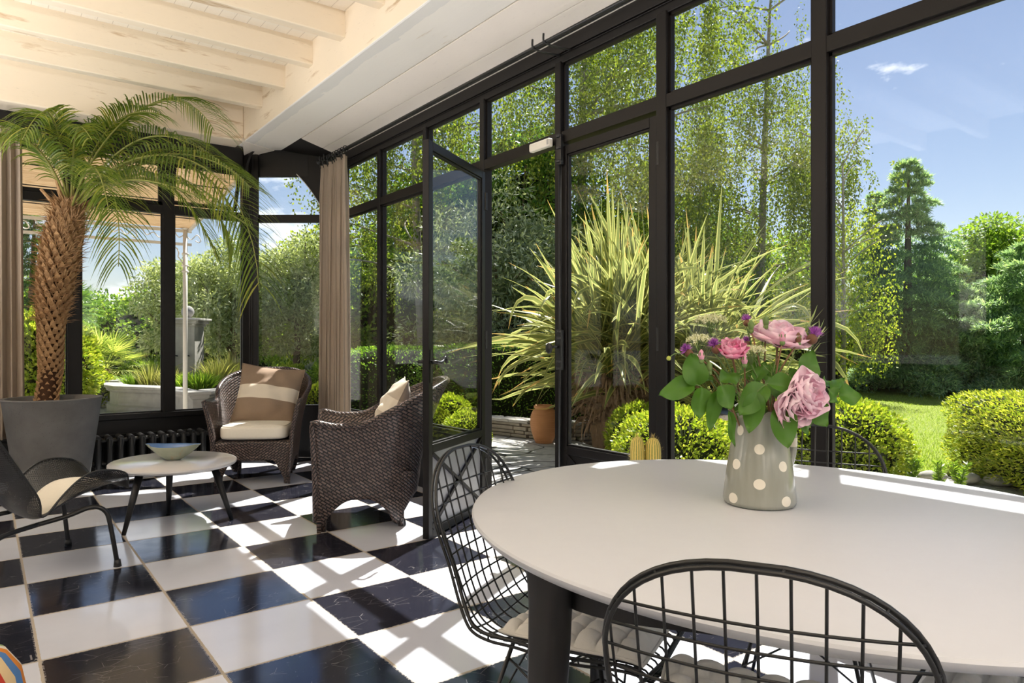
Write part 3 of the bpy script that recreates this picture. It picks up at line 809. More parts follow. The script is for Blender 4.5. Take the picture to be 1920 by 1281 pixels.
def wire_chair(loc, rz, label):
    e = empty('wire_chair', loc, rz, label, 'chair', 'black wire dining chairs round the table'); e.scale = (1.02, 1.02, 1.02)
    # shell of crossing wires
    m = MB(); n = 13
    for i in range(n):
        x = -0.240 + 0.480 * i / (n - 1)
        ss = [s for s in [CLEN * j / 160 for j in range(161)] if cwid(s) >= abs(x) - 1e-6]
        if len(ss) > 3: m.tube([cpt(x, s) for s in ss[::3] + [ss[-1]]], 0.0022, 6)
    smax = CLEN - 0.085
    k = 20
    for j in range(1, k + 1):
        s = smax * j / k
        w = cwid(s); m.tube([cpt(-w + 2 * w * i / 10, s, -0.004) for i in range(11)], 0.0022, 6)
    m.build('wire_grid', MAT['iron'], e, smooth=True)
    def rim(off, shrink):
        S = [CLEN * (1 - (1 - j / 60) ** 1.0) for j in range(61)]
        top = [CLEN - 0.19 * (1 - math.sin(PI / 2 * j / 14)) for j in range(15)]
        S = [s for s in S if s < CLEN - 0.19] + top
        R = [cpt(cwid(s) - shrink, s, off) for s in S if cwid(s) > shrink + 0.002]
        Lf = [Vector((-p.x, p.y, p.z)) for p in reversed(R)]
        return R + Lf
    m = MB(); m.tube(rim(0.0, 0.0), 0.0042, 8, closed=True); m.build('rim', MAT['iron'], e, smooth=True)
    m = MB(); m.tube(rim(-0.013, 0.004), 0.0035, 8, closed=True)
    R1, R2 = rim(0.0, 0.0), rim(-0.013, 0.004)
    for i in range(0, len(R1), 5): m.tube([R1[i], R2[min(i, len(R2) - 1)]], 0.0022, 5)
    m.build('outer_rim', MAT['iron'], e, smooth=True)
    # base
    for sx in (-1, 1):
        for sy, y0, y1 in ((1, 0.11, 0.20), (-1, -0.10, -0.22)):
            m = MB(); m.tube([(sx * 0.10, y0, 0.418), (sx * 0.19, y1, 0.012)], 0.0055, 8)
            m.tube([(sx * 0.19, y1, 0.0), (sx * 0.19, y1, 0.014)], 0.009, 10)
            m.build('leg', MAT['iron'], e, smooth=True)
    m = MB()
    m.tube([(0.10, 0.11, 0.416), (0.10, -0.10, 0.416), (-0.10, -0.10, 0.416), (-0.10, 0.11, 0.416)], 0.0045, 6, closed=True)
    for sx in (-1, 1):
        m.tube([(sx * 0.11, 0.12, 0.37), (sx * 0.155, -0.165, 0.20)], 0.0028, 6); m.tube([(sx * 0.11, -0.11, 0.37), (sx * 0.155, 0.165, 0.20)], 0.0028, 6)
    for y in (0.165, -0.165):
        m.tube([(0.11, y * 0.72, 0.37), (-0.155, y, 0.20)], 0.0028, 6); m.tube([(-0.11, y * 0.72, 0.37), (0.155, y, 0.20)], 0.0028, 6)
    m.build('brace', MAT['iron'], e, smooth=True)
    return e
def seat_pad(chair, label):
    """tufted pad with stitched rows, lying on a wire chair"""
    e = empty('seat_pad', chair.location, chair.rotation_euler.z, label, 'cushion', 'off-white tufted seat pads on the wire chairs'); e.scale = chair.scale
    hw, n = 0.212, 40
    def top(u, v):
        x = (u * 2 - 1); y = (v * 2 - 1)
        edge = max(0.0, (1 - x ** 8)) ** 0.5 * max(0.0, (1 - y ** 8)) ** 0.5
        row = v * 7; i = math.floor(row); cx = u * 7 + (0.5 if i % 2 else 0)
        fr, fc = row - i, cx - math.floor(cx)
        pil = (math.sin(PI * min(1, fr * 1.02)) ** 0.5 if 0 < fr < 1 else 0) * (0.45 + 0.55 * math.sin(PI * fc) ** 0.7)
        s = 0.035 + 0.34 * (1 - v)
        p = cpt(x * hw * (0.93 + 0.07 * y), max(0.012, s - 0.01), 0.006)
        return Vector((p.x, p.y, p.z + edge * (0.026 + 0.024 * pil)))
    def bot(u, v):
        s = 0.035 + 0.34 * (1 - v); x = (u * 2 - 1); y = v * 2 - 1
        p = cpt(x * hw * (0.93 + 0.07 * y), max(0.012, s - 0.01), 0.006); return p
    m = MB(); m.grid(top, 84, 84); m.grid(lambda u, v: bot(1 - u, v), 12, 12)
    m.build('pad', MAT['pad'], e, smooth=True)
    m = MB(); m.tube([bot(0, i / 20) + Vector((-0.002, 0, 0.004)) for i in range(21)] + [bot(i / 20, 1) + Vector((0, 0, 0.004)) for i in range(1, 21)] + [bot(1, 1 - i / 20) + Vector((0.002, 0, 0.004)) for i in range(1, 21)] + [bot(1 - i / 20, 0) + Vector((0, 0, 0.004)) for i in range(1, 20)], 0.004, 6, closed=True)
    m.build('piping', MAT['pad'], e, smooth=True)
    return e
# local +y is the front of a chair
for loc, rz, la, lp in (
    ((1.175, 1.31, 0), PI + 0.47, 'black wire chair at the table with its back towards the open glass door', 'off-white tufted pad on the wire chair beside the black table leg nearest the door'),
    ((1.05, 0.668, 0), -1.06, 'black wire chair whose arched back crosses the near rim of the white table', 'off-white tufted pad on the nearest wire chair, low in front of the table'),
    ((1.98, 1.14, 0), PI / 2 + 0.43, 'black wire chair whose arched top shows behind the dotted jug', 'off-white tufted pad on the wire chair under the window side of the table'),
    ((1.64, 0.40, 0), 0.20, 'black wire chair pushed in at the table end farthest from the open door', 'off-white tufted pad under the table rim, on the chair farthest from the door')):
    c = wire_chair(loc, rz, la); seat_pad(c, lp)

# ---------------------------------------------------------------- dotted jug
jug_p = at(1424, 944, Z=0.7415)
JZ = 0.7415
def jug():
    e = empty('jug', (jug_p.x, jug_p.y, JZ), 0, 'grey ceramic jug with cream polka dots on the white table, holding the flowers', 'jug')
    fa = math.atan2(-jug_p.y, -jug_p.x)                                   # spout turned to the camera
    prof = [(0.001, 0.004), (0.078, 0.0), (0.086, 0.004), (0.0885, 0.012), (0.087, 0.03), (0.081, 0.08), (0.073, 0.13), (0.066, 0.17), (0.0625, 0.20), (0.062, 0.215), (0.0635, 0.228), (0.061, 0.229), (0.058, 0.215), (0.060, 0.17), (0.072, 0.09), (0.078, 0.03), (0.001, 0.02)]
    n = 64; V = []; F = []
    for r, z in prof:
        for k in range(n):
            a = 2 * PI * k / n; d = abs((a - 0 + PI) % (2 * PI) - PI)
            sp = math.exp(-(d / 0.30) ** 2) * smooth01((z - 0.15) / 0.08) * (1 if r > 0.03 else 0)
            rr = r + 0.024 * sp; zz = z + 0.012 * math.exp(-(d / 0.7) ** 2) * smooth01((z - 0.17) / 0.06) - 0.018 * math.exp(-(d / 0.16) ** 2) * smooth01((z - 0.20) / 0.03)
            V.append((rr * math.cos(a), rr * math.sin(a), zz))
    for i in range(len(prof) - 1): F += [(i * n + k, i * n + (k + 1) % n, (i + 1) * n + (k + 1) % n, (i + 1) * n + k) for k in range(n)]
    m = MB().add(V, F); o = m.build('body', MAT['dots'], e, smooth=True); o.rotation_euler.z = fa
    m = MB(); m.tube(spline([(-0.060, 0, 0.205), (-0.095, 0, 0.212), (-0.122, 0, 0.17), (-0.118, 0, 0.11), (-0.092, 0, 0.07), (-0.079, 0, 0.065)], 8), 0.009, 10)
    o = m.build('handle', MAT['dots'], e, smooth=True); o.rotation_euler.z = fa - 0.75
    return e
jug()

# ---------------------------------------------------------------- coffee table and bowl
def coffee_table():
    c = Vector((0.99, 4.93, 0))
    e = empty('coffee_table', c, 0, 'low round coffee table with pale top on three splayed black legs', 'table')
    m = MB(); m.lathe([(1e-6, 0.350), (0.375, 0.350), (0.392, 0.356), (0.398, 0.366), (0.396, 0.374), (0.391, 0.377), (1e-6, 0.377)], (0, 0, 0), 96, 0.95, 1.06, cap=False)
    m.build('table_top', simple_mat('pale_grey_laminate', (0.56, 0.55, 0.55), 0.16, 0, 0.5, 0.02, 20), e, smooth=True, angle=35)
    m = MB(); m.lathe([(1e-6, 0.335), (0.30, 0.335), (0.36, 0.35), (1e-6, 0.35)], (0, 0, 0), 64, 0.95, 1.06, cap=False); m.build('under_frame', MAT['black_wood'], e, smooth=True)
    for fx, fy in ((0.668, 4.69), (1.28, 4.67), (0.99, 5.10)):
        f = Vector((fx, fy, 0)) - c; t = Vector((f.x * 0.70, f.y * 0.70, 0.340))
        m = MB(); m.tube([f, f.lerp(t, 0.5), t], [0.012, 0.019, 0.024], 14); m.build('leg', MAT['black_wood'], e, smooth=True)
    return e
coffee_table()
def bowl():
    p = at(325, 862, Z=0.377)
    e = empty('bowl', (p.x, p.y, 0.377), math.radians(-37), 'boat-shaped glazed bowl, green outside and blue inside, on the low coffee table', 'bowl')
    ring = lambda r, z, pk: [((0.148 + (0.03 if abs(math.cos(a)) > 0.97 else 0.0) * pk) * r * math.cos(a), 0.105 * r * math.sin(a), z + 0.012 * pk * math.cos(a) ** 4) for a in [2 * PI * k / 48 for k in range(48)]]
    outp = [(0.01, 0.0, 0), (0.30, 0.0, 0), (0.42, 0.010, 0), (0.72, 0.040, .3), (0.94, 0.075, .7), (1.0, 0.092, 1)]
    inp = [(1.0, 0.092, 1), (0.97, 0.093, 1), (0.90, 0.078, .7), (0.68, 0.045, .3), (0.40, 0.018, 0), (0.01, 0.012, 0)]
    def mk(P):
        V = []; F = []
        for q in P: V += ring(*q)
        for i in range(len(P) - 1): F += [(i * 48 + k, i * 48 + (k + 1) % 48, (i + 1) * 48 + (k + 1) % 48, (i + 1) * 48 + k) for k in range(48)]
        return MB().add(V, F)
    t = MT('green_glaze'); c = t.coord(); col = t.mix((t.noise(c, 16, 5), 0), (0.24, 0.30, 0.22), (0.42, 0.43, 0.33))
    col = t.mix((t.ramp((t.noise(c, 10, 4), 0), [(0.62, 0.0), (0.72, 0.6)]), 0), col, (0.42, 0.22, 0.10))
    mk(outp).build('outside', t.done(t.bsdf(col, 0.2)), e, smooth=True)
    mk(inp).build('inside', plain('blue_glaze', (0.10, 0.19, 0.38), 0.15, 0, 0.6, 0.3, 18), e, smooth=True)
bowl()

# ---------------------------------------------------------------- wicker armchairs
def plan(s):
    """U-shaped outline, s from 0 (front, +x side) round the back to 1 (front, -x side); returns point and outward normal"""
    hw, fr, bk, R = 0.30, 0.30, 0.32, 0.24
    segs = [('l', Vector((hw, fr)), Vector((hw, -bk + R))), ('a', Vector((hw - R, -bk + R)), 0), ('l', Vector((hw - R, -bk)), Vector((-hw + R, -bk))), ('a', Vector((-hw + R, -bk + R)), -PI / 2), ('l', Vector((-hw, -bk + R)), Vector((-hw, fr)))]
    Ls = [(g[2] - g[1]).length if g[0] == 'l' else R * PI / 2 for g in segs]; T = sum(Ls); d = s * T
    for g, L in zip(segs, Ls):
        if d <= L + 1e-9:
            if g[0] == 'l':
                t = (g[2] - g[1]).normalized(); return g[1] + t * d, Vector((-t.y, t.x)) * (-1 if False else 1), T
            a = g[2] - d / R
            return g[1] + Vector((math.cos(a), math.sin(a))) * R, Vector((math.cos(a), math.sin(a))), T
        d -= L
    return segs[-1][2], Vector((-1, 0)), T
def armchair(loc, rz, label):
    e = empty('wicker_armchair', loc, rz, label, 'armchair', 'brown wicker armchairs')
    T = plan(0)[2]; NS, NH = 72, 22
    def top(s):
        k = abs(s - 0.5) * 2
        return 0.645 + 0.255 * (1 - smooth01((k - 0.10) / 0.62)) + 0.025 * smooth01((k - 0.85) / 0.15)
    def bottom(s):
        k = abs(s - 0.5) * 2
        legs = [0.0, 0.60, 1.0] if False else [0.40, 0.985]
        d = min(abs(k - q) for q in legs)
        return 0.195 * math.sin(PI / 2 * min(1, d / 0.25)) ** 0.85
    def sh(u, v):
        p, n, _ = plan(u)
        if n.dot(Vector((p.x, p.y + 0.02))) < 0: n = -n
        zb, zt = bottom(u), top(u); z = zb + (zt - zb) * v
        f = 0.085 * max(0, (z - 0.30) / 0.5) ** 1.6 - 0.03 * max(0, (0.3 - z) / 0.3)
        k = abs(u - 0.5) * 2
        f *= 0.9 + 0.75 * (1 - smooth01((k - 0.2) / 0.5)) + 0.35 * smooth01((k - 0.75) / 0.25)
        fr = 0.035 * smooth01((k - 0.8) / 0.2) * max(0, (z - 0.3)) 
        return Vector((p.x + n.x * f, p.y + n.y * f + fr, z))
    def uvf(u, v): return (u * T * (1 if u < .5 else 1), bottom(u) + (top(u) - bottom(u)) * v)
    m = MB(); m.grid(sh, NS, NH, uvf); m.build('shell', MAT['wicker'], e, smooth=True, solid=0.026, offset=0)
    rim = [sh(i / 90, 1) for i in range(91)]
    rim = [sh(0, j / 16) + Vector((0, 0.004, 0)) for j in range(1, 16)] + rim + [sh(1, 1 - j / 16) + Vector((0, 0.004, 0)) for j in range(1, 16)]
    m = MB(); m.tube(rim, 0.020, 10); m.build('rolled_edge', MAT['wicker'], e, smooth=True)
    # front skirt with its arch
    def fs(u, v):
        x = -0.29 + 0.58 * u; k = abs(u - 0.5) * 2
        zb = 0.195 * (1 - smooth01((k - 0.52) / 0.46)); return Vector((x, 0.285 + 0.012 * (1 - (2 * u - 1) ** 2), zb + (0.345 - zb) * v))
    m = MB(); m.grid(fs, 48, 10, lambda u, v: (abs(0.58 * (u - 0.5)), fs(u, v).z)); m.build('front_skirt', MAT['wicker'], e, smooth=True, solid=0.026)
    m = MB(); m.box((0, 0.0, 0.335), (0.56, 0.54, 0.03)); m.build('seat_deck', MAT['wicker'], e)
    for x, y in ((-0.262, 0.262), (0.262, 0.262), (-0.222, -0.205), (0.222, -0.205)):
        if True:
            m = MB(); m.tube([(x * 0.97, y, 0.0), (x * 0.97, y, 0.05), (x * 0.97, y, 0.33)], [0.017, 0.019, 0.022], 10); m.build('leg', MAT['wicker'], e, smooth=True)
    return e
def box_cushion(name, loc, rz, label, mat, w, d, h, z0):
    e = empty(name, loc, rz, label, 'cushion')
    m = MB(); n = 24
    def f(u, v):
        th = u * 2 * PI; ph = (v - 0.5) * PI
        sg = lambda t, p: math.copysign(abs(t) ** p, t)
        return Vector((w / 2 * sg(math.cos(th), 0.28) * sg(math.cos(ph), 0.30), d / 2 * sg(math.sin(th), 0.28) * sg(math.cos(ph), 0.30) , h / 2 * sg(math.sin(ph), 0.42)))
    def g(u, v):
        p = f(u, v); k = max(0, 1 - (2 * p.x / w) ** 2) * max(0, 1 - (2 * p.y / d) ** 2)
        return Vector((p.x, p.y, z0 + h / 2 + p.z * (1 + 0.10 * k)))
    m.grid(g, 72, 28, closed=True); m.build('pad', mat, e, smooth=True)
    m = MB()
    pts = [g(i / 72, 0.70) * 1.0 for i in range(72)]
    m.tube(pts, 0.0045, 6, closed=True); m.build('piping', mat, e, smooth=True)
    return e
def pillow(name, loc, rot, label, mat, w, th, parts=True):
    e = empty(name, loc, 0, label, 'cushion'); e.rotation_euler = rot
    n = 36; rnd = random.Random(int(w * 1000) + len(label))
    ph = [rnd.uniform(0, 6) for _ in range(6)]
    def f(u, v, sgn):
        x, y = u * 2 - 1, v * 2 - 1
        ed = max(0, 1 - x * x) ** 0.55 * max(0, 1 - y * y) ** 0.55
        px = x * w / 2 * (1 - 0.075 * (1 - y * y)); py = y * w / 2 * (1 - 0.075 * (1 - x * x))
        wr = 0.006 * (math.sin(9 * x + 4 * y + ph[0]) + math.sin(13 * y - 5 * x + ph[1]) + 0.8 * math.sin(17 * (x * y) + ph[2])) * ed
        return Vector((px, py, sgn * th / 2 * ed + wr))
    m = MB(); m.grid(lambda u, v: f(u, v, 1), n, n); m.grid(lambda u, v: f(1 - u, v, -1), n, n)
    m.build('cover', mat, e, smooth=True)
    m = MB(); B = [f(i / 20, 0, 0) for i in range(20)] + [f(1, i / 20, 0) for i in range(20)] + [f(1 - i / 20, 1, 0) for i in range(20)] + [f(0, 1 - i / 20, 0) for i in range(20)]
    m.tube(B, 0.004, 6, closed=True); m.build('seam', mat, e, smooth=True)
    return e
# chair A by the far corner, facing the coffee table
def face(v): return math.atan2(v[1], v[0]) - PI / 2
ra = face((-0.48, -0.877)); ca = Vector((1.87, 5.98, 0))
armchair(ca, ra, 'brown wicker armchair in the far corner with a striped pillow and cream seat')
rb = face((-0.90, 0.43)); cb = Vector((1.99, 4.17, 0))
armchair(cb, rb, 'brown wicker armchair beside the open glass door, seen from its side')
def loc_of(c, r, x, y, z): q = Matrix.Rotation(r, 3, 'Z') @ Vector((x, y, 0)); return (c.x + q.x, c.y + q.y, z)
box_cushion('seat_cushion', loc_of(ca, ra, 0, 0.03, 0), ra, 'thick cream seat cushion on the wicker armchair in the far corner', MAT['cream_pad'], 0.535, 0.54, 0.125, 0.352)
box_cushion('seat_cushion', loc_of(cb, rb, 0, 0.03, 0), rb, 'cream seat cushion sunk in the wicker armchair beside the open door', MAT['cream_pad'], 0.535, 0.54, 0.125, 0.352)
strip = m_fabric('striped_cotton', (0.30, 0.215, 0.15), (0.72, 0.64, 0.52), (1, [(-0.055, 0.065)]), 0.9)
pillow('throw_pillow', loc_of(ca, ra, -0.045, -0.115, 0.685), (math.radians(68), math.radians(7), ra + PI), 'brown pillow with a broad cream stripe leaning in the far corner armchair', strip, 0.53, 0.20)
sand = m_fabric('sand_cotton', (0.50, 0.43, 0.34), (0.70, 0.63, 0.52), (1, [(-0.02, 0.09)]), 0.9)
pillow('throw_pillow', loc_of(cb, rb, 0.0, -0.15, 0.700), (math.radians(64), 0, rb + PI), 'sand-coloured pillow leaning back in the armchair beside the open glass door', sand, 0.46, 0.17)

# ---------------------------------------------------------------- low lounge chair of pierced metal
def lounge_chair():
    e = empty('lounge_chair', (0.18, 4.27, 0), math.radians(-74), 'low black lounge chair of pierced metal facing the coffee table', 'chair')
    # local +y = front
    P = spline([Vector((0, y, z)) for y, z in ((0.40, 0.375), (0.34, 0.385), (0.18, 0.335), (0.04, 0.275), (-0.04, 0.285), (-0.12, 0.40), (-0.22, 0.58), (-0.32, 0.76))], 6)
    n = len(P) - 1
    def half(t): return 0.30 - 0.10 * smooth01((0.16 - t) / 0.16) + 0.02 * smooth01((t - 0.5) / 0.3)
    def sh(u, v):
        i = min(n - 1, int(u * n)); p = P[i].lerp(P[i + 1], u * n - i); x = v * 2 - 1
        wing = 0.165 * math.exp(-((u - 0.31) / 0.21) ** 2) * abs(x) ** 2.4 * smooth01(u / 0.12)
        bw = 0.07 * smooth01((u - 0.55) / 0.2) * x * x
        return Vector((x * half(u), p.y + bw, p.z + wing))
    L = 1.15
    m = MB(); m.grid(sh, 48, 24, lambda u, v: (v * 0.64, u * L)); m.build('shell', MAT['mesh'], e, smooth=True, solid=0.003)
    m = MB(); m.tube([sh(i / 60, 0) for i in range(61)] + [sh(1, i / 20) for i in range(1, 20)] + [sh(1 - i / 60, 1) for i in range(61)] + [sh(0, 1 - i / 20) for i in range(1, 20)], 0.005, 6, closed=True)
    m.build('edge_rod', MAT['iron'], e, smooth=True)
    for s in (-1, 1):
        m = MB(); m.tube(spline([(s * 0.20, -0.02, 0.265), (s * 0.22, 0.10, 0.285), (s * 0.25, 0.20, 0.315), (s * 0.275, 0.255, 0.285), (s * 0.285, 0.275, 0.20), (s * 0.30, 0.30, 0.012)], 6), 0.0115, 10)
        m.build('leg', MAT['iron'], e, smooth=True)
        m = MB(); m.tube([(s * 0.30, 0.301, 0.0), (s * 0.30, 0.30, 0.035)], [0.019, 0.015], 12); m.build('foot', MAT['iron'], e, smooth=True)
        m = MB(); m.tube(spline([(s * 0.20, -0.02, 0.265), (s * 0.24, -0.20, 0.24), (s * 0.27, -0.34, 0.15), (s * 0.29, -0.40, 0.0)], 6), 0.0115, 10); m.build('leg', MAT['iron'], e, smooth=True)
    return e, sh
lc, lsh = lounge_chair()
def lounge_pad():
    e = empty('seat_pad', lc.location, lc.rotation_euler.z, 'white oval pad on the low black lounge chair', 'cushion')
    m = MB()
    def f(u, v, k):
        a = u * 2 * PI; r = v
        p = lsh(0.30 + 0.16 * r * math.sin(a), 0.5 + 0.30 * r * math.cos(a))
        return p + Vector((0, 0, 0.007 + k * 0.038 * max(0, 1 - r ** 4) ** 0.5))
    m.grid(lambda u, v: f(u, v, 1), 48, 10, closed=True); m.grid(lambda u, v: f(1 - u, v, 0), 48, 6, closed=True)
    m.build('pad', MAT['cream_pad'], e, smooth=True)
    m = MB(); m.tube([f(i / 60, 1.0, 0) for i in range(60)], 0.004, 6, closed=True); m.build('piping', MAT['cream_pad'], e, smooth=True)
lounge_pad()

# ---------------------------------------------------------------- radiator, curtains, rod, pouf, cactus
def radiator():
    e = empty('radiator', (0.78, 6.86, 0), 0, 'low black cast-iron column radiator under the far windows', 'radiator')
    for i in range(15):
        x = i * 0.083; m = MB()
        for y in (-0.075, 0.0, 0.075):
            m.tube([(x, y, 0.075), (x, y, 0.10), (x, y, 0.30), (x, y, 0.325)], [0.021, 0.026, 0.026, 0.021], 10)
        for z in (0.085, 0.32): m.tube([(x, -0.085, z), (x, 0.085, z)], 0.026, 10)
        for z in (0.105, 0.30): m.tube([(x - 0.0415, 0, z), (x + 0.0415, 0, z)], 0.02, 8)
        if i in (1, 7, 13):
            for y in (-0.07, 0.07): m.tube([(x, y, 0.0), (x, y, 0.08)], [0.022, 0.016], 8)
        m.build('section', MAT['iron'], e, smooth=True, angle=60)
    m = MB(); m.tube(spline([(-0.04, 0, 0.30), (-0.10, 0, 0.30), (-0.13, 0.02, 0.25), (-0.13, 0.04, 0.0)], 5), 0.012, 8); m.sphere((-0.10, 0, 0.32), 0.022, 10, 6); m.build('valve', MAT['iron'], e, smooth=True)
radiator()
def curtain(name, loc, rz, label, width, z0, z1, folds, amp, seed):
    e = empty(name, loc, rz, label, 'curtain'); rnd = random.Random(seed); ph = [rnd.uniform(0.8, 1.2) for _ in range(folds + 2)]
    def f(u, v):
        q = u * folds; i = int(q); a = amp * ph[min(i, folds)] * (0.62 + 0.38 * v) * (1 - 0.35 * math.exp(-((v - 0.02) / 0.05) ** 2))
        y = a * math.sin(2 * PI * q) + 0.012 * math.sin(2 * PI * q * 0.37 + 2 + 2.5 * v)
        x = width * (u - 0.5) * (0.90 + 0.10 * v) + 0.25 * a * math.sin(4 * PI * q)
        return Vector((x, y, z1 + (z0 - z1) * v))
    m = MB(); m.grid(f, folds * 16, 30); m.build('cloth', MAT['linen'], e, smooth=True, solid=0.003)
    for i in range(folds):
        p = f((i + 0.25) / folds, 0); m = MB(); m.tube([p + Vector((0, 0, -0.03)), p + Vector((0, 0.01, 0.02)), p + Vector((0, -0.012, 0.045))], 0.004, 6)
        m.tube([Vector((p.x, 0.024 * math.cos(a_), z1 + 0.055 + 0.026 * math.sin(a_))) for a_ in [2 * PI * k / 14 for k in range(14)]], 0.0045, 6, closed=True)
        m.build('hook', MAT['iron'], e, smooth=True)
    return e
curtain('curtain', (2.56, 6.07, 0), PI / 2, 'taupe linen curtain gathered beside the window wall, behind the wicker armchairs', 0.62, 0.02, 2.80, 9, 0.055, 3)
curtain('curtain', (0.075, 6.88, 0), 0, 'taupe linen curtain at the edge of the far windows, behind the palm pot', 0.40, 0.37, 2.86, 6, 0.05, 5)
def curtain_rod():
    e = empty('curtain_rod', (2.56, 0, 2.86), 0, 'thin black curtain rod running under the ceiling along the window wall', 'curtain rod')
    m = MB(); m.tube([(0, 0.2, 0), (0, 6.40, 0)], 0.011, 10); m.build('rod', MAT['iron'], e, smooth=True)
    m = MB(); m.tube([(0.045, 0.2, 0.012), (0.045, 6.40, 0.012)], 0.007, 8); m.build('rail', MAT['iron'], e, smooth=True)
    for y in (0.65, 3.10, 6.30):
        m = MB()
        for d in (-0.05, 0.05):
            m.tube(spline([(W - 2.56 - 0.012, y + d, 0.0), (0.08, y + d, -0.012), (0.02, y + d, -0.014), (-0.018, y + d, -0.006), (-0.02, y + d, 0.04)], 5), 0.006, 6)
        m.build('bracket', MAT['iron'], e, smooth=True)
    m = MB(); m.sphere((0, 6.42, 0), 0.022, 12, 8); m.build('finial', MAT['iron'], e, smooth=True)
curtain_rod()
def pouf():
    e = empty('pouf', (-0.055, 2.42, 0), 0.5, 'round pouf in multicoloured stripes in the lower corner of the view', 'pouf')
    m = MB(); m.lathe([(1e-6, 0.0), (0.10, 0.0), (0.135, 0.03), (0.155, 0.10), (0.158, 0.16), (0.145, 0.23), (0.11, 0.285), (0.06, 0.312), (1e-6, 0.318)], (0, 0, 0), 64, cap=False); m.build('cover', MAT['stripes'], e, smooth=True)
    m = MB(); m.sphere((0, 0, 0.318), 0.016, 12, 8, 1, 1, 0.5); m.build('button', plain('red_button', (0.45, 0.06, 0.05), 0.8), e, smooth=True)
pouf()
def cactus():
    p = at(1210, 860, X=2.50)
    e = empty('potted_cactus', (p.x, p.y, 0), 0, 'golden barrel-shaped twin cactus standing behind the far rim of the white table', 'cactus')
    m = MB(); m.lathe([(1e-6, 0), (0.085, 0), (0.10, 0.48), (0.108, 0.50), (0.098, 0.50), (0.093, 0.47), (1e-6, 0.47)], (0, 0, 0), 40, cap=False); m.build('pot', MAT['concrete'], e, smooth=True, angle=40)
    m = MB(); m.lathe([(1e-6, 0.478), (0.093, 0.475)], (0, 0, 0), 30, cap=False); m.build('soil', MAT['earth'], e)
    t = MT('cactus_skin'); sp = t.n('SeparateXYZ', {0: t.coord('UV')})
    k = t.math('GREATER_THAN', t.math('SINE', t.math('MULTIPLY', (sp, 0), 2 * PI * 18)), 0.1)
    cm = t.done(t.bsdf(t.mix(k, (0.30, 0.30, 0.07), (0.80, 0.58, 0.15)), 0.7))
    r = Vector((CT, -ST, 0))
    for s, h, rr in ((-0.038, 0.232, 0.034), (0.036, 0.226, 0.038)):
        b = r * s; m = MB()
        m.lathe([(max(1e-6, rr * q), z) for q, z in ((0.75, 0.47), (0.95, 0.50), (1.0, 0.54), (1.0, 0.47 + h * .7), (0.9, 0.47 + h * .86), (0.6, 0.47 + h * .96), (0, 0.47 + h))], (b.x, b.y, 0), 36, cap=False)
        o = m.build('stem', cm, e, smooth=True); q = MB(); rnd = random.Random(3)
        for i in range(420):
            a = rnd.uniform(0, 2 * PI); z = 0.48 + h * rnd.random(); zz = min(0.999, (z - 0.47) / h); rad = rr * (1 if zz < .7 else max(0.12, max(0.0, 1 - ((zz - .7) / .3) ** 2) ** 0.5))
            d = Vector((math.cos(a), math.sin(a), 0.4 + rnd.uniform(-0.3, 0.9) + (1.2 if zz > .8 else 0))).normalized()
            c = Vector((b.x + rad * math.cos(a), b.y + rad * math.sin(a), z)); x = d.cross(Vector((0, 0, 1))).normalized() * 0.0006
            q.add([c - x, c + x, c + d * 0.018], [(0, 1, 2)])
        q.build('spines', plain('golden_spines', (0.80, 0.62, 0.22), 0.5) if 'golden_spines' not in bpy.data.materials else bpy.data.materials['golden_spines'], o)
cactus()
# ---------------------------------------------------------------- leaf and blade generators
def unit(a): return a / np.maximum(np.linalg.norm(a, axis=-1, keepdims=True), 1e-9)
def leaf_quads(P, D, N, L, Wd, fold=0.25):
    """diamond leaves: base P, direction D, face normal N, length L, width Wd"""
    n = len(P); D = unit(D); S = unit(np.cross(D, N)); N = np.cross(S, D)
    L = np.broadcast_to(np.asarray(L, float), (n,))[:, None]; Wd = np.broadcast_to(np.asarray(Wd, float), (n,))[:, None]
    a = P; m = P + D * L * 0.45 + N * Wd * fold; b = m + S * Wd * 0.5 - N * Wd * fold; c = P + D * L; d = m - S * Wd * 0.5 - N * Wd * fold
    V = np.stack([a, b, c, d], 1).reshape(-1, 3); F = np.arange(n * 4).reshape(n, 4)
    return V, F
def rand_dirs(n): return unit(RNG.normal(size=(n, 3)))
class Cloud:
    """gathers numpy quads into one mesh"""
    def __init__(s): s.V, s.F, s.U, s.n = [], [], [], 0
    def add(s, V, F, U=None):
        s.V.append(V); s.F.append(F + s.n); s.n += len(V); s.U.append(U if U is not None else np.zeros((len(V), 2)))
    def leaves(s, *a, **k): s.add(*leaf_quads(*a, **k))
    def build(s, name, mat, parent=None, smooth=False):
        return mesh_np(name, np.concatenate(s.V), np.concatenate(s.F), mat, parent, smooth, np.concatenate(s.U))
def blade(cl, pts, widths, nrm, fold=0.0):
    """strap blade along pts (k,3) with half widths; uv x across, y along"""
    pts = np.asarray(pts, float); k = len(pts); T = np.gradient(pts, axis=0); T = unit(T)
    S = unit(np.cross(T, np.asarray(nrm, float))); Nn = np.cross(S, T); w = np.asarray(widths)[:, None]
    V = np.stack([pts - S * w + Nn * w * fold, pts, pts + S * w + Nn * w * fold], 1).reshape(-1, 3)
    y = np.linspace(0, 1, k); U = np.stack([np.stack([np.full(k, q), y], 1) for q in (0.0, 0.5, 1.0)], 1).reshape(-1, 2)
    F = []
    for i in range(k - 1):
        F += [(3 * i, 3 * i + 1, 3 * i + 4, 3 * i + 3), (3 * i + 1, 3 * i + 2, 3 * i + 5, 3 * i + 4)]
    cl.add(V, np.array(F), U)
def bez_np(p, c, q, n):
    t = np.linspace(0, 1, n)[:, None]; return np.asarray(p) * (1 - t) ** 2 + 2 * np.asarray(c) * t * (1 - t) + np.asarray(q) * t * t

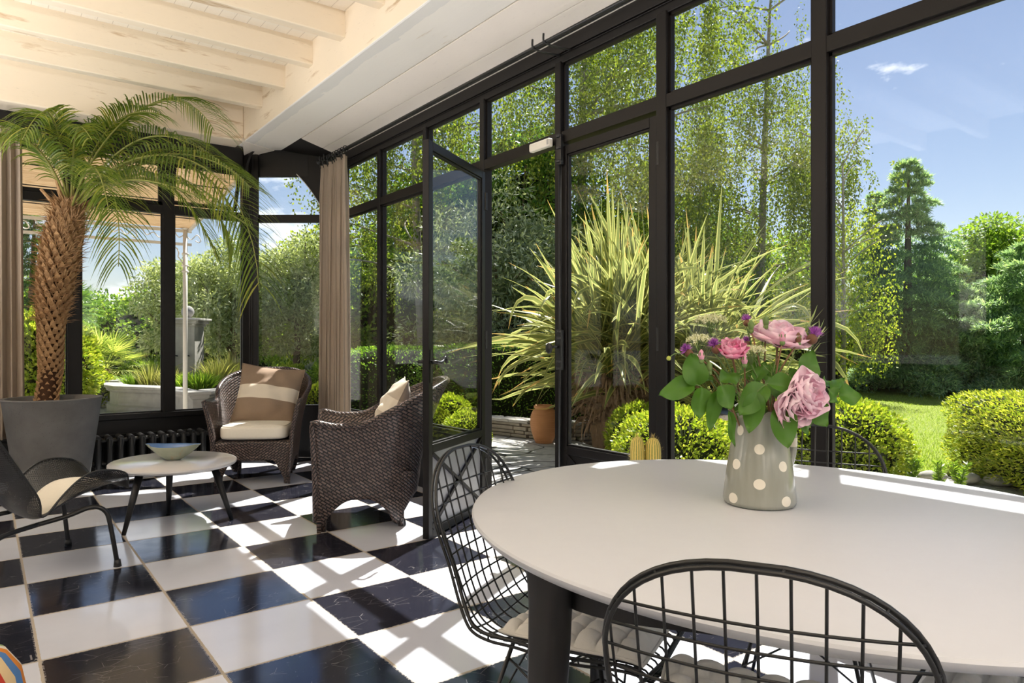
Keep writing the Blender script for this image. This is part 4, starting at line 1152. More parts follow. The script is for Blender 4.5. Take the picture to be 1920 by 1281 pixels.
# ---------------------------------------------------------------- potted palm
def potted_palm():
    base = Vector((0.44, 6.50, 0))
    e = empty('potted_palm', base, 0, 'tall indoor palm with shaggy brown trunk in a big grey concrete pot', 'potted plant')
    m = MB(); m.lathe([(1e-6, 0.0), (0.225, 0.0), (0.238, 0.01), (0.33, 0.69), (0.338, 0.705), (0.335, 0.713), (0.31, 0.713), (0.303, 0.705), (0.295, 0.64), (1e-6, 0.64)], (0, 0, 0), 72, cap=False)
    m.build('pot', MAT['concrete'], e, smooth=True, angle=40)
    nb = 900; r = 0.29 * np.sqrt(RNG.random(nb)); a = RNG.random(nb) * 2 * PI
    P = np.stack([r * np.cos(a), r * np.sin(a), 0.665 + RNG.random(nb) * 0.012], 1)
    cl = Cloud()
    for k in range(2): cl.leaves(P - 0.01, rand_dirs(nb) * [1, 1, .3], rand_dirs(nb), 0.030, 0.024, fold=0.5)
    m = MB(); m.lathe([(1e-6, 0.665), (0.298, 0.66)], (0, 0, 0), 40, cap=False)
    so = m.build('soil', MAT['earth'], e)
    o = cl.build('bark_chips', simple_mat('bark_chips', (0.26, 0.12, 0.06), 0.9, 0, 0.1, 0.4, 40), so)
    # trunk axis
    L = lambda px, py: at(px, py, D=5.66) - base
    ax = [Vector((-0.05, 0.0, 0.64))] + [L(x, y) for x, y in ((95, 700), (95, 640), (99, 575), (108, 505), (120, 440), (132, 385))]
    A = spline(ax, 10); n = len(A)
    rad = lambda t: 0.074 + 0.018 * smooth01(t / 0.4) + 0.028 * smooth01((t - 0.35) / 0.3) - 0.050 * smooth01((t - 0.8) / 0.2)
    m = MB(); m.tube(A, [rad(i / (n - 1)) * 0.86 for i in range(n)], 20); m.build('trunk', MAT['palmcore'], e, smooth=True)
    # old leaf bases in a spiral, fibrous higher up
    m = MB(); fib = MB(); rnd = random.Random(5); N = 430
    for i in range(N):
        t = i / N; q = t * (n - 1); j = min(n - 2, int(q)); p = A[j].lerp(A[j + 1], q - j)
        ga = i * 2.39996; d = Vector((math.cos(ga), math.sin(ga), 0)); sd = Vector((-d.y, d.x, 0)); r = rad(t)
        sc = 0.8 + 0.5 * t; w = 0.023 * sc; h = 0.032 * sc; out = 0.022 + 0.022 * smooth01((t - 0.35) / 0.4)
        o = p + d * r * 0.84
        m.add([o - sd * w - Vector((0, 0, h)), o + sd * w - Vector((0, 0, h)), o + sd * w * 0.75 + d * out + Vector((0, 0, h * .3)), o - sd * w * 0.75 + d * out + Vector((0, 0, h * .3)), o + d * out * 1.15 + Vector((0, 0, h * 1.1)), o + Vector((0, 0, h * .5))],
              [(0, 1, 2, 3), (3, 2, 4), (3, 4, 5), (4, 2, 5), (0, 3, 5), (1, 5, 2)])
        if t > 0.42:
            for k in range(13):
                dd = (d * rnd.uniform(.35, .9) + sd * rnd.uniform(-0.7, 0.7) + Vector((0, 0, rnd.uniform(0.1, 1.5)))).normalized(); ln = rnd.uniform(0.05, 0.14) * (0.5 + t * 0.8)
                s2 = dd.cross(Vector((0, 0, 1))).normalized() * rnd.uniform(0.003, 0.009)
                o2 = o + Vector((rnd.uniform(-.02, .02), rnd.uniform(-.02, .02), rnd.uniform(-.03, .03)))
                fib.add([o2 - s2, o2 + s2, o2 + dd * ln * 0.6 + s2 * 0.7 + Vector((0, 0, -0.008)), o2 + dd * ln + Vector((0, 0, -0.02))], [(0, 1, 2, 3)])
    tr = m.build('leaf_bases', MAT['palmbark'], e); fib.build('fibre', MAT['palmbark'], e)
    crown = A[-1]
    # cut leaf stalks below the crown
    for k, (dx, dz) in enumerate(((0.22, 0.10), (-0.20, 0.16), (0.12, 0.22), (-0.08, 0.25))):
        r_ = Vector((CT, -ST, 0)) * dx + Vector((ST, CT, 0)) * (-0.06 if k % 2 else 0.05)
        m = MB(); m.tube([crown + Vector((0, 0, -0.10)), crown + r_ * 0.6 + Vector((0, 0, dz * 0.4 - 0.05)), crown + r_ + Vector((0, 0, dz - 0.04))], [0.022, 0.016, 0.012], 6); m.build('stalk_stub', MAT['palmbark'], e)
    gl = m_leaf('palm_leaflet', (0.07, 0.13, 0.018), (0.17, 0.25, 0.03), (0.36, 0.36, 0.07), 0.35, 0.35)
    # fronds: control and tip pixels with depths
    FR = [((185, 215, 5.55), (335, 120, 5.4), (402, 245, 5.25), 54, .30), ((250, 205, 5.7), (330, 235, 5.6), (448, 330, 5.4), 54, .30), ((240, 250, 5.5), (400, 270, 5.2), (470, 352, 5.0), 50, .28),
          ((225, 240, 5.4), (470, 230, 5.0), (486, 545, 4.9), 62, .30), ((250, 270, 5.7), (400, 330, 5.7), (440, 470, 5.6), 54, .28), ((215, 300, 5.3), (320, 330, 5.0), (462, 420, 4.85), 54, .26),
          ((190, 300, 5.3), (232, 330, 5.1), (222, 500, 5.0), 34, .24), ((105, 240, 5.3), (20, 190, 5.0), (-60, 330, 4.8), 46, .26), ((95, 285, 5.3), (40, 210, 5.0), (-40, 290, 4.9), 42, .24),
          ((115, 235, 5.4), (95, 150, 5.0), (42, 262, 4.7), 40, .22), ((150, 270, 5.7), (165, 190, 5.7), (250, 260, 5.7), 40, .20),
          ((160, 310, 5.1), (180, 260, 4.8), (205, 400, 4.7), 40, .20), 
          ((235, 285, 5.7), (370, 260, 5.7), (440, 400, 5.7), 50, .26), ((175, 260, 5.6), (215, 190, 5.5), (300, 215, 5.3), 44, .22),
          ((140, 260, 5.4), (135, 200, 5.2), (172, 262, 4.9), 36, .18), ((240, 300, 5.3), (330, 300, 5.1), (405, 480, 5.1), 50, .24)]
    for fi, (c1, c2, tp, npair, ll) in enumerate(FR):
        p0 = crown + Vector((0, 0, -0.05)); q1, q2, q3 = [at(x, y, D=d) - base for x, y, d in (c1, c2, tp)]
        K = 64; t = np.linspace(0, 1, K)[:, None]; p0, q1, q2, q3 = [np.array(v) for v in (p0, q1, q2, q3)]
        C = p0 * (1 - t) ** 3 + 3 * q1 * t * (1 - t) ** 2 + 3 * q2 * t * t * (1 - t) + q3 * t ** 3
        m = MB(); m.tube([Vector(p) for p in C[::3]], [0.0085 * (1 - 0.8 * i / (K / 3)) + 0.0012 for i in range(len(C[::3]))], 5)
        rl = m_stalk if False else None
        fr = m.build('frond', MAT.setdefault('palm_rachis', plain('palm_rachis', (0.26, 0.27, 0.06), 0.45)), e, smooth=True)
        T = unit(np.gradient(C, axis=0)); side = unit(np.cross(T, np.array([0, 0, 1.0]))); up = np.cross(side, T)
        cl = Cloud(); roll = RNG.uniform(-0.5, 0.5)
        for sgn in (-1, 1):
            ks = np.linspace(0.20, 0.995, npair + 8); idx = np.clip((ks * (K - 1)).astype(int), 0, K - 1)
            for k, i in zip(ks, idx):
                ln = 1.18 * ll * (0.45 + 0.75 * math.sin(PI * min(1, (k - 0.12) / 0.95)) ** 0.7) * RNG.uniform(0.85, 1.1)
                sd = side[i] * math.cos(roll) + up[i] * math.sin(roll)
                d = unit((T[i] * (0.55 + 0.5 * k) + sgn * sd * 0.95 + up[i] * 0.32)[None])[0]
                dr = 0.30 + RNG.uniform(-0.05, 0.25)
                a = C[i]; b = a + d * ln * 0.5 + np.array([0, 0, -ln * dr * 0.15]); c = a + d * ln * 0.92 + np.array([0, 0, -ln * dr])
                pts = bez_np(a, 2 * b - (a + c) / 2, c, 5)
                blade(cl, pts, np.array([0.35, 1, 0.9, 0.6, 0.05]) * 0.0058, up[i] + sgn * side[i] * 0.3 + RNG.normal(size=3) * 0.15, 0.35)
        cl.build('leaflets', gl, fr)
potted_palm()

# ---------------------------------------------------------------- flowers in the jug, each stem a thing of its own
JC = Vector((jug_p.x, jug_p.y, JZ)); RV, FV = Vector((CT, -ST, 0)), Vector((ST, CT, 0))
JD = JC.x * ST + JC.y * CT
def fp(px, py, dd=0.0): return at(px, py, D=JD + dd)
M_STEM = plain('green_stem', (0.12, 0.20, 0.05), 0.5); M_STEMR = plain('reddish_stem', (0.22, 0.11, 0.05), 0.5)
M_BIGLEAF = m_leaf('broad_leaf', (0.035, 0.11, 0.012), (0.075, 0.19, 0.02), (0.12, 0.25, 0.03), 0.30, 0.38)
M_PETAL = m_leaf('pink_petal', (0.92, 0.60, 0.72), (0.95, 0.72, 0.81), (0.96, 0.82, 0.87), 0.3, 0.6, 0.2, (1, 1, 1))
M_PETALD = m_leaf('deep_pink_petal', (0.84, 0.20, 0.42), (0.92, 0.46, 0.62), (0.95, 0.70, 0.80), 0.3, 0.6, 0.2, (1, 1, 1))
M_MAUVE = m_leaf('mauve_floret', (0.36, 0.08, 0.46), (0.50, 0.16, 0.56), (0.62, 0.26, 0.68), 0.25, 0.6, 0.2, (1, 1, 1))
M_UMBEL = m_leaf('white_floret', (0.62, 0.64, 0.44), (0.76, 0.76, 0.60), (0.82, 0.82, 0.70), 0.3, 0.7, 0.2)
M_SEPAL = plain('green_sepal', (0.14, 0.22, 0.06), 0.6)
M_BROWN = plain('brown_bud', (0.16, 0.07, 0.035), 0.7)
FG = 'flowers and leaf sprigs in the dotted jug'
def mouth(k): a = k * 2.4; return JC + Vector((0.035 * math.cos(a), 0.035 * math.sin(a), 0.15))
def stem(e, p0, p1, r=0.0022, mat=None, bow=0.05):
    o = e.location; c = p0.lerp(p1, 0.5) + Vector((0, 0, bow)); m = MB(); m.tube([p - o for p in [p0 - Vector((0, 0, 0.12))] + bez(p0, c, p1, 10)], r, 6)
    return m.build('stem', mat or M_STEM, e, smooth=True)
def petal(mb, c, ax, az, r, h, curl, wid=1.0, n=10):
    """cupped petal standing round axis ax at angle az"""
    ax = ax.normalized(); x = ax.cross(Vector((0.3, 0.2, 0.9))).normalized(); y = ax.cross(x); d = x * math.cos(az) + y * math.sin(az); s = ax.cross(d)
    def f(u, v):
        q = (u - 0.5) * 2; w = r * wid * (math.sin(PI * (0.12 + 0.80 * v)) ** 0.7)
        rad = r * (0.25 + 0.75 * math.sin(PI / 2 * min(1, v * 1.25))) + curl * v ** 3
        return c + d * (rad - 0.45 * r * q * q * (1 - curl / r * 0.3)) + s * w * q + ax * h * (v - 0.10 * q * q * v)
    mb.grid(f, n, n)
def rose(px, py, dd, facing, size, label, mat, layers, k, sepals=True):
    c = fp(px, py, dd); e = empty('rose', c, 0, label, 'flower', FG)
    stem(e, mouth(k), c - facing * size * 0.5, 0.0028, M_STEMR)
    m = MB(); rnd = random.Random(k)
    for L, (n, rr, hh, cu, wd) in enumerate(layers):
        for i in range(n): petal(m, -facing * size * 0.45, facing, 2 * PI * (i + 0.5 * L) / n + rnd.uniform(-.2, .2), size * rr * rnd.uniform(.92, 1.08), size * hh * rnd.uniform(.92, 1.08), size * cu, wd)
    m.build('bloom', mat, e, smooth=True)
    if sepals:
        m = MB(); m.sphere(-facing * size * 0.50, size * 0.17, 10, 6)
        for i in range(5): petal(m, -facing * size * 0.55, facing, 2 * PI * i / 5, size * 0.30, size * 0.25, size * 0.15, 0.35, 3)
        m.build('calyx', M_SEPAL, e, smooth=True)
    return e
U = Vector((0, 0, 1)); TOC = -FV
full = [(3, .16, .80, .0, 1.1), (4, .30, .86, .0, 1.0), (5, .42, .84, .02, .95), (5, .55, .78, .08, .9), (6, .66, .60, .18, .8)]
loose = [(3, .20, .72, .0, 1.1), (4, .36, .76, .02, 1.1), (5, .54, .72, .06, 1.1), (5, .74, .62, .14, 1.1), (5, .92, .46, .22, 1.1)]
rose(1374, 654, -0.05, (TOC * 0.55 + U * 0.8 - RV * .1).normalized(), 0.048, 'cupped pink rose high on the door side of the bouquet, dark pink at its rim', M_PETALD, full, 1)
rose(1464, 622, 0.03, (TOC * 0.35 + U * 0.9 + RV * .1).normalized(), 0.068, 'wide pale pink rose at the top of the bouquet', M_PETAL, loose, 2)
rose(1522, 735, -0.10, (TOC * 0.75 + U * 0.25 + RV * .45).normalized(), 0.056, 'open pink rose drooping over the jug rim, upper of the two low blooms', M_PETAL, loose, 3, False)
rose(1497, 765, -0.11, (TOC * 0.8 - U * 0.15 + RV * .2).normalized(), 0.050, 'open pink rose drooping over the jug rim, lower of the two low blooms', M_PETAL, loose, 4, False)
def bud(px, py, dd, label, k, mat):
    c = fp(px, py, dd); e = empty('rosebud', c, 0, label, 'flower', FG); stem(e, mouth(k), c - U * 0.01, 0.002, M_STEMR)
    m = MB(); m.lathe([(1e-6, -0.012), (0.006, -0.008), (0.008, 0.0), (0.006, 0.010), (0.002, 0.016), (1e-6, 0.017)], (0, 0, 0), 10, cap=False); m.build('petals', mat, e, smooth=True)
    m = MB(); m.sphere((0, 0, -0.012), 0.007, 8, 6)
    for i in range(5): petal(m, Vector((0, 0, -0.012)), U, 2 * PI * i / 5, 0.008, 0.022, 0.001, 0.4, 3)
    m.build('calyx', M_SEPAL, e, smooth=True)
bud(1315, 668, -0.05, 'red rosebud just below the mauve flower on the outer door side of the bouquet', 5, M_PETALD)
bud(1396, 676, -0.07, 'red rosebud under the cupped pink rose', 6, M_PETALD)
bud(1467, 634, -0.04, 'red rosebud in front of the wide pale rose', 7, M_PETALD)
bud(1436, 604, 0.02, 'green rosebud beside the wide pale rose at the top of the bouquet', 8, M_SEPAL)
bud(1497, 636, -0.02, 'brown bud between the wide pale rose and the mauve thistle', 9, M_BROWN)
bud(1408, 612, 0.02, 'green rosebud rising between the two upper pink roses', 10, M_SEPAL)
bud(1330, 690, -0.05, 'pale green bud over the large leaves on the door side', 19, M_SEPAL)
def thistle(px, py, dd, label, k, r=0.017):
    c = fp(px, py, dd); e = empty('thistle', c, 0, label, 'flower', FG); stem(e, mouth(k), c - U * 0.02, 0.002)
    ax = (c - JC - U * 0.12).normalized(); n = 150; d = unit(RNG.normal(size=(n, 3)) * 0.55 + np.array(ax)); cl = Cloud()
    cl.leaves(np.zeros((n, 3)), d, rand_dirs(n), RNG.uniform(0.7, 1.1, n) * r * 1.15, r * 0.16); cl.build('florets', M_MAUVE, e)
    m = MB(); m.sphere(-ax * r * 0.55, r * 0.62, 12, 8); m.build('bud_base', M_BROWN, e, smooth=True)
thistle(1288, 657, -0.03, 'mauve thistle farthest out on the door side of the bouquet', 11)
thistle(1340, 648, -0.04, 'mauve thistle next to the cupped pink rose', 12, 0.019)
thistle(1526, 628, 0.0, 'bright mauve thistle with dark base beside the rosemary sprig', 13, 0.022)
thistle(1400, 640, 0.04, 'small mauve thistle half hidden behind the cupped pink rose', 14, 0.014)
thistle(1400, 600, 0.05, 'faded mauve thistle at the very top between the roses', 15, 0.015)
def umbel(px, py, dd, label, k, R):
    c = fp(px, py, dd); e = empty('cow_parsley', c, 0, label, 'flower', FG); stem(e, mouth(k), c - U * 0.03, 0.0018)
    m = MB(); cl = Cloud(); rnd = random.Random(k)
    for i in range(26):
        a, r = i * 2.4, R * math.sqrt((i + .5) / 26); q = Vector((r * math.cos(a), r * math.sin(a), 0.012 * (1 - (r / R) ** 2) + rnd.uniform(-.003, .003))); m.tube([Vector((0, 0, -0.035)), q * 0.6 + Vector((0, 0, -0.006)), q], 0.0006, 4)
        n = 34; d = unit(RNG.normal(size=(n, 3)) + np.array([0, 0, 1.2])); P = np.array(q) + RNG.normal(size=(n, 3)) * R * 0.09
        cl.leaves(P, d, rand_dirs(n), 0.0042, 0.0040)
    m.build('rays', M_STEM, e); cl.build('florets', M_UMBEL, e)
umbel(1332, 602, 0.06, 'white cow parsley umbel standing highest on the door side', 16, 0.040)
umbel(1312, 640, 0.04, 'white cow parsley umbel above the outer mauve thistle', 17, 0.034)
umbel(1408, 660, -0.02, 'white cow parsley umbel in the middle of the bouquet', 18, 0.034)
def big_leaf(mb, c, d, nrm, L, Wd, bend=0.12, yellow=False):
    d = d.normalized(); s = d.cross(nrm).normalized(); nn = s.cross(d)
    def f(u, v):
        q = (u - 0.5) * 2; w = Wd / 2 * (math.sin(PI * min(1, v ** 0.8)) ** 0.75) * (1 - 0.15 * v)
        return c + d * L * v + s * w * q + nn * (-bend * L * v * v + 0.22 * w * abs(q) + 0.010 * math.sin(7 * v) * abs(q))
    mb.grid(f, 8, 12)
def leaf_sprig(items, label, k):
    """items: (base px, tip px, width, depth at base, depth at tip)"""
    p = fp(*items[0][0], items[0][3]); e = empty('leaf_sprig', p, 0, label, 'foliage', FG); stem(e, mouth(k), p, 0.0022, M_STEMR, 0.02)
    for b, t, w, d0, d1 in items:
        B, T = fp(*b, d0), fp(*t, d1); m = MB(); nrm = (TOC * 0.8 + U * 0.5 + RV * random.uniform(-.3, .3)).normalized()
        big_leaf(m, B - p, T - B, nrm, (T - B).length, w)
        o = m.build('leaf', M_BIGLEAF, e, smooth=True)
        m = MB(); m.tube(bez(p - p, (B - p) * 0.5 + U * 0.004, B - p, 5) if (B - p).length > 0.004 else [Vector((0, 0, -0.004)), Vector((0, 0, 0))], 0.0014, 5); m.build('petiole', M_STEM, o)
leaf_sprig([((1302, 722), (1236, 738), 0.062, -.05, -.06), ((1308, 724), (1296, 662), 0.066, -.05, -.06), ((1316, 726), (1312, 786), 0.052, -.06, -.08), ((1312, 716), (1336, 700), 0.05, -.05, -.02)], 'sprig of three large round leaves reaching out over the table on the door side', 21)
leaf_sprig([((1352, 722), (1372, 768), 0.052, -.08, -.11), ((1346, 732), (1330, 808), 0.038, -.07, -.09), ((1350, 716), (1388, 700), 0.05, -.06, -.05), ((1366, 770), (1380, 838), 0.022, -.09, -.11)], 'sprig of small round leaves hanging beside the jug on the door side', 22)
leaf_sprig([((1436, 722), (1386, 776), 0.066, -.09, -.12), ((1440, 720), (1520, 728), 0.062, -.09, -.10), ((1420, 735), (1404, 812), 0.055, -.10, -.12)], 'sprig of broad dark leaves lying over the jug spout', 23)
leaf_sprig([((1464, 762), (1478, 840), 0.066, -.09, -.13), ((1470, 756), (1440, 700), 0.05, -.06, -.03)], 'single broad leaf hanging down the front of the jug', 24)
leaf_sprig([((1508, 712), (1526, 656), 0.062, -.02, -.03), ((1512, 716), (1480, 690), 0.05, -.02, .02)], 'upright rounded leaf standing behind the drooping roses', 25)
leaf_sprig([((1572, 742), (1616, 742), 0.060, -.03, -.05), ((1556, 732), (1585, 708), 0.035, .0, .02), ((1552, 730), (1572, 756), 0.04, -.03, -.05), ((1540, 722), (1566, 716), 0.04, .02, .04)], 'sprig of curled leaves sticking out on the lawn side of the bouquet', 26)
leaf_sprig([((1524, 758), (1552, 800), 0.058, -.07, -.09), ((1512, 770), (1516, 818), 0.036, -.08, -.09)], 'leaf pair hanging below the drooping pink roses', 27)
leaf_sprig([((1396, 700), (1424, 668), 0.05, .02, .03), ((1406, 712), (1372, 690), 0.05, .0, .02), ((1432, 712), (1464, 674), 0.045, .0, .02), ((1416, 716), (1436, 676), 0.04, -.02, .0)], 'dark leaf sprig filling the middle of the bouquet', 28)
leaf_sprig([((1410, 750), (1380, 742), 0.05, .03, .05), ((1420, 752), (1450, 740), 0.055, .04, .06), ((1400, 760), (1376, 790), 0.04, .0, -.03), ((1446, 762), (1470, 790), 0.05, .0, -.02)], 'short dark leaf sprig tucked into the mouth of the jug', 29)
def thin_sprig(px, py, dd, label, k, n, L, w, spread, mat):
    c = fp(px, py, dd); e = empty('herb_sprig', c, 0, label, 'foliage', FG); p0 = mouth(k); stem(e, p0, c, 0.0016)
    cl = Cloud(); t = RNG.uniform(0.45, 1.0, n)[:, None]; P = np.array(p0 - c) * (1 - t) + 0 * t; ax = np.array((c - p0).normalized())
    d = unit(RNG.normal(size=(n, 3)) * spread + ax); cl.leaves(P, d, rand_dirs(n), RNG.uniform(.7, 1.1, n) * L, w); cl.build('needles', mat, e)
M_ROSEM = m_leaf('rosemary_needle', (0.20, 0.30, 0.10), (0.34, 0.42, 0.18), (0.46, 0.50, 0.26), 0.3)
thin_sprig(1540, 612, 0.04, 'pale rosemary-like sprig rising at the lawn side of the bouquet', 31, 46, 0.055, 0.004, 0.7, M_ROSEM)
thin_sprig(1520, 606, 0.06, 'second pale needle sprig behind the bright mauve thistle', 32, 34, 0.055, 0.004, 0.6, M_ROSEM)
thin_sprig(1380, 700, -0.03, 'feathery green sprig behind the cupped pink rose', 33, 60, 0.045, 0.0025, 0.9, M_ROSEM)
thin_sprig(1450, 690, -0.01, 'feathery green sprig in the heart of the bouquet', 34, 60, 0.045, 0.0025, 0.9, M_ROSEM)
thin_sprig(1430, 640, 0.03, 'feathery green sprig rising between the upper roses', 35, 50, 0.04, 0.0025, 0.8, M_ROSEM)
e = empty('yellow_bud_sprig', fp(1254, 672, -0.02), 0, 'thin yellowish bud on a long stem, outermost of the bouquet near the black post', 'flower', FG)
stem(e, fp(1302, 694, -0.03), fp(1254, 672, -0.02), 0.0014); m = MB(); m.sphere((0, 0, 0), 0.006, 8, 6); m.build('bud', plain('yellow_green', (0.42, 0.48, 0.08), 0.6), e, smooth=True)
# ---------------------------------------------------------------- ground outside
def flat(name, pts, z, mat, th=0.3):
    return structure(MB().poly_extrude([(x, y, z - th) for x, y in pts], (0, 0, th)), name, mat)
flat('ground', [(W + 0.06, -40), (90, -40), (90, 90), (-60, 90), (-60, YB + 0.06), (2.13, YB + 0.06), (W + 0.06, 6.6)], -0.04, MAT['gravel'], 0.5)
flat('patio', [(W + 0.06, 1.6), (4.6, 2.2), (5.0, 4.4), (5.5, 6.0), (5.6, 7.4), (4.6, 7.6), (W + 0.06, 6.4)], -0.005, MAT['flag'], 0.2)
flat('flowerbed_ground', [(4.7, 2.6), (6.2, 3.6), (9.0, 6.0), (10.5, 9.5), (6.0, 12.5), (2.5, 10.5), (3.2, 8.0), (5.55, 7.5), (5.6, 6.2), (5.0, 4.2)], 0.005, MAT['earth'], 0.2)
flat('lawn', [(6.3, 3.05), (8.2, 1.2), (11, -8), (40, -20), (45, 20), (12.8, 9.2), (9.6, 6.2)], 0.0, MAT['grass'], 0.2)
gl2 = Cloud(); n = 26000
q = RNG.random((n, 2)); px = 1600 + 330 * q[:, 0]; dp = 5.9 + 9 * q[:, 1] ** 1.5
u_ = (px - 960) / FPX
P = np.stack([dp * (ST + u_ * CT), dp * (CT - u_ * ST), np.zeros(n)], 1)
keep = (P[:, 0] > 6.4) & (P[:, 1] < 3.0 + (P[:, 0] - 6.3) * 0.93) & (P[:, 1] > 3.0 - (P[:, 0] - 6.3) * 1.0); P = P[keep]; n = len(P)
D = rand_dirs(n) * [0.6, 0.6, 0] + [0, 0, 1.0]
gl2.leaves(P, D, rand_dirs(n), RNG.uniform(.02, .045, n), 0.006)
M_GRASS = m_leaf('grass_blades', (0.20, 0.31, 0.045), (0.32, 0.43, 0.07), (0.45, 0.52, 0.12), 0.4)
o = gl2.build('grass', M_GRASS); o['kind'] = 'stuff'; o['label'] = 'short sunlit lawn grass beyond the garden border'; o['category'] = 'grass'

# ---------------------------------------------------------------- plants
M_HEDGE = m_leaf('hedge_leaf', (0.078, 0.194, 0.026), (0.194, 0.376, 0.047), (0.415, 0.622, 0.078), 0.40, 0.35)
M_LIME = m_leaf('lime_leaf', (0.177, 0.272, 0.025), (0.354, 0.435, 0.041), (0.571, 0.585, 0.095), 0.45, 0.4)
M_YEW = m_leaf('yellow_yew', (0.160, 0.240, 0.024), (0.384, 0.448, 0.048), (0.736, 0.704, 0.128), 0.45, 0.45)
M_BIRCH = m_leaf('birch_leaf', (0.082, 0.131, 0.020), (0.163, 0.228, 0.027), (0.326, 0.370, 0.054), 0.50, 0.35)
M_DARK = m_leaf('dark_tree_leaf', (0.046, 0.114, 0.023), (0.114, 0.240, 0.038), (0.229, 0.389, 0.057), 0.40, 0.3)
M_OLIVE = m_leaf('olive_leaf', (0.158, 0.209, 0.108), (0.302, 0.360, 0.202), (0.518, 0.562, 0.374), 0.30, 0.45)
M_MID = m_leaf('mid_tree_leaf', (0.110, 0.212, 0.028), (0.239, 0.368, 0.046), (0.442, 0.570, 0.092), 0.45, 0.4)
M_CEDAR = m_leaf('cedar_needle', (0.150, 0.254, 0.160), (0.300, 0.450, 0.263), (0.600, 0.750, 0.413), 0.42, 0.5)
M_SILVER = m_leaf('silver_leaf', (0.28, 0.32, 0.22), (0.42, 0.45, 0.33), (0.55, 0.56, 0.42), 0.3, 0.6)
M_FGRASS = m_leaf('feather_grass', (0.26, 0.30, 0.08), (0.42, 0.42, 0.15), (0.60, 0.54, 0.26), 0.4, 0.6)
M_FERN = m_leaf('fern_leaf', (0.144, 0.256, 0.032), (0.288, 0.416, 0.048), (0.480, 0.576, 0.096), 0.45)
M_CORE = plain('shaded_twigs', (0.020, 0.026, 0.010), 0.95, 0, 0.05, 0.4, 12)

def limb(m, p, q, r0, r1, bow=0.15, n=7):
    p, q = Vector(p), Vector(q); L = (q - p).length
    c = p.lerp(q, 0.5) + Vector((random.uniform(-bow, bow) * L, random.uniform(-bow, bow) * L, random.uniform(0, bow) * L))
    P = bez(p, c, q, n); m.tube(P, [r0 + (r1 - r0) * i / (n - 1) for i in range(n)], 7); return P
def clump_points(c, R, ncl, nleaf, rad, bottom=-1.0, shell=0.55):
    """leaf positions in clumps spread through an ellipsoid"""
    d = rand_dirs(ncl * 3); d = d[d[:, 2] > bottom][:ncl]; k = (shell + (1 - shell) * RNG.random(len(d))) ** 0.7 if shell > .3 else RNG.random(len(d)) ** .45
    C = np.array(c) + d * k[:, None] * np.array(R)
    i = RNG.integers(0, len(C), nleaf); dd = rand_dirs(nleaf) * (RNG.random(nleaf) ** 0.4)[:, None]
    return C, C[i] + dd * np.array(rad) * RNG.uniform(.7, 1.25, len(C))[i][:, None], dd
def broad_tree(name, base, h, c, R, ncl, nleaf, ls, mat, label, cat, bark=None, rad=0.55, trunk=0.12, group=None, bottom=-0.8, core=0.0, lw=0.6):
    """c: crown centre relative to the base"""
    b = Vector(base); e = empty(name, b, random.uniform(0, 6), label, cat, group); e.rotation_euler.z = 0
    C, P, dd = clump_points(c, R, ncl, nleaf, (rad, rad, rad * .75), bottom, .55 if core else .2)
    m = MB(); top = Vector((c[0], c[1], c[2] + R[2] * 0.3))
    T = limb(m, (0, 0, -0.1), top, trunk, trunk * 0.35, 0.06, 9)
    for k in range(0, len(C), max(1, len(C) // 16)): limb(m, T[random.randint(3, 7)], C[k], trunk * 0.34, 0.012, 0.12)
    m.build('trunk', bark or MAT['bark'], e, smooth=True)
    cl = Cloud(); D = dd + rand_dirs(nleaf) * 0.8 + [0, 0, -0.25]
    cl.leaves(P, D, rand_dirs(nleaf) + [0, 0, 0.8], RNG.uniform(.7, 1.25, nleaf) * ls, ls * lw)
    f = cl.build('foliage', mat, e)
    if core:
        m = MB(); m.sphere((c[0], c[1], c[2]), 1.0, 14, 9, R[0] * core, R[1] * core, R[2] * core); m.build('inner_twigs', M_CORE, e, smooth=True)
    return e
def weeping_birch(name, base, h, c, R, nstr, label, ls=0.055, trunk=0.13, lean=(0, 0), mat=None, zlow=1.2, per=46):
    b = Vector(base); e = empty(name, b, 0, label, 'tree', 'weeping birches in the garden'); m = MB()
    T = limb(m, (0, 0, -0.1), (lean[0], lean[1], h), trunk, trunk * 0.25, 0.03, 12)
    P0, cl = [], Cloud(); Ps, Ds = [], []
    for k in range(26):
        t = random.randint(3, 11); a = random.uniform(0, 2 * PI); r = random.uniform(0.5, 0.95)
        q = Vector((c[0] + R[0] * r * math.cos(a), c[1] + R[1] * r * math.sin(a), T[t].z + random.uniform(0.2, 0.8))); limb(m, T[t], q, trunk * 0.22, 0.012, 0.2)
    m.build('trunk', MAT['birchbark'], e, smooth=True)
    cc = np.array(c) + rand_dirs(nstr // 14) * (RNG.random(nstr // 14) ** 0.42)[:, None] * np.array(R)
    for k in range(nstr):
        s = cc[RNG.integers(0, len(cc))] + RNG.normal(size=3) * [.34, .34, .16]; ln = RNG.uniform(0.6, 2.3)
        if s[2] - ln < zlow: ln = max(0.3, s[2] - zlow - RNG.random() * .4)
        n = int(per * ln / 1.4) + 6; t = RNG.random(n); wob = RNG.normal(size=2) * 0.10
        p = s + np.stack([wob[0] * np.sin(t * 3) + RNG.normal(size=n) * 0.055, wob[1] * np.sin(t * 3) + RNG.normal(size=n) * 0.055, -t * ln], 1)
        Ps.append(p); Ds.append(RNG.normal(size=(n, 3)) * 0.5 + [0, 0, -0.9])
    P = np.concatenate(Ps); D = np.concatenate(Ds); n = len(P)
    cl.leaves(P, D, rand_dirs(n), RNG.uniform(.7, 1.2, n) * ls, ls * 0.68); cl.build('foliage', mat or M_BIRCH, e)
    return e
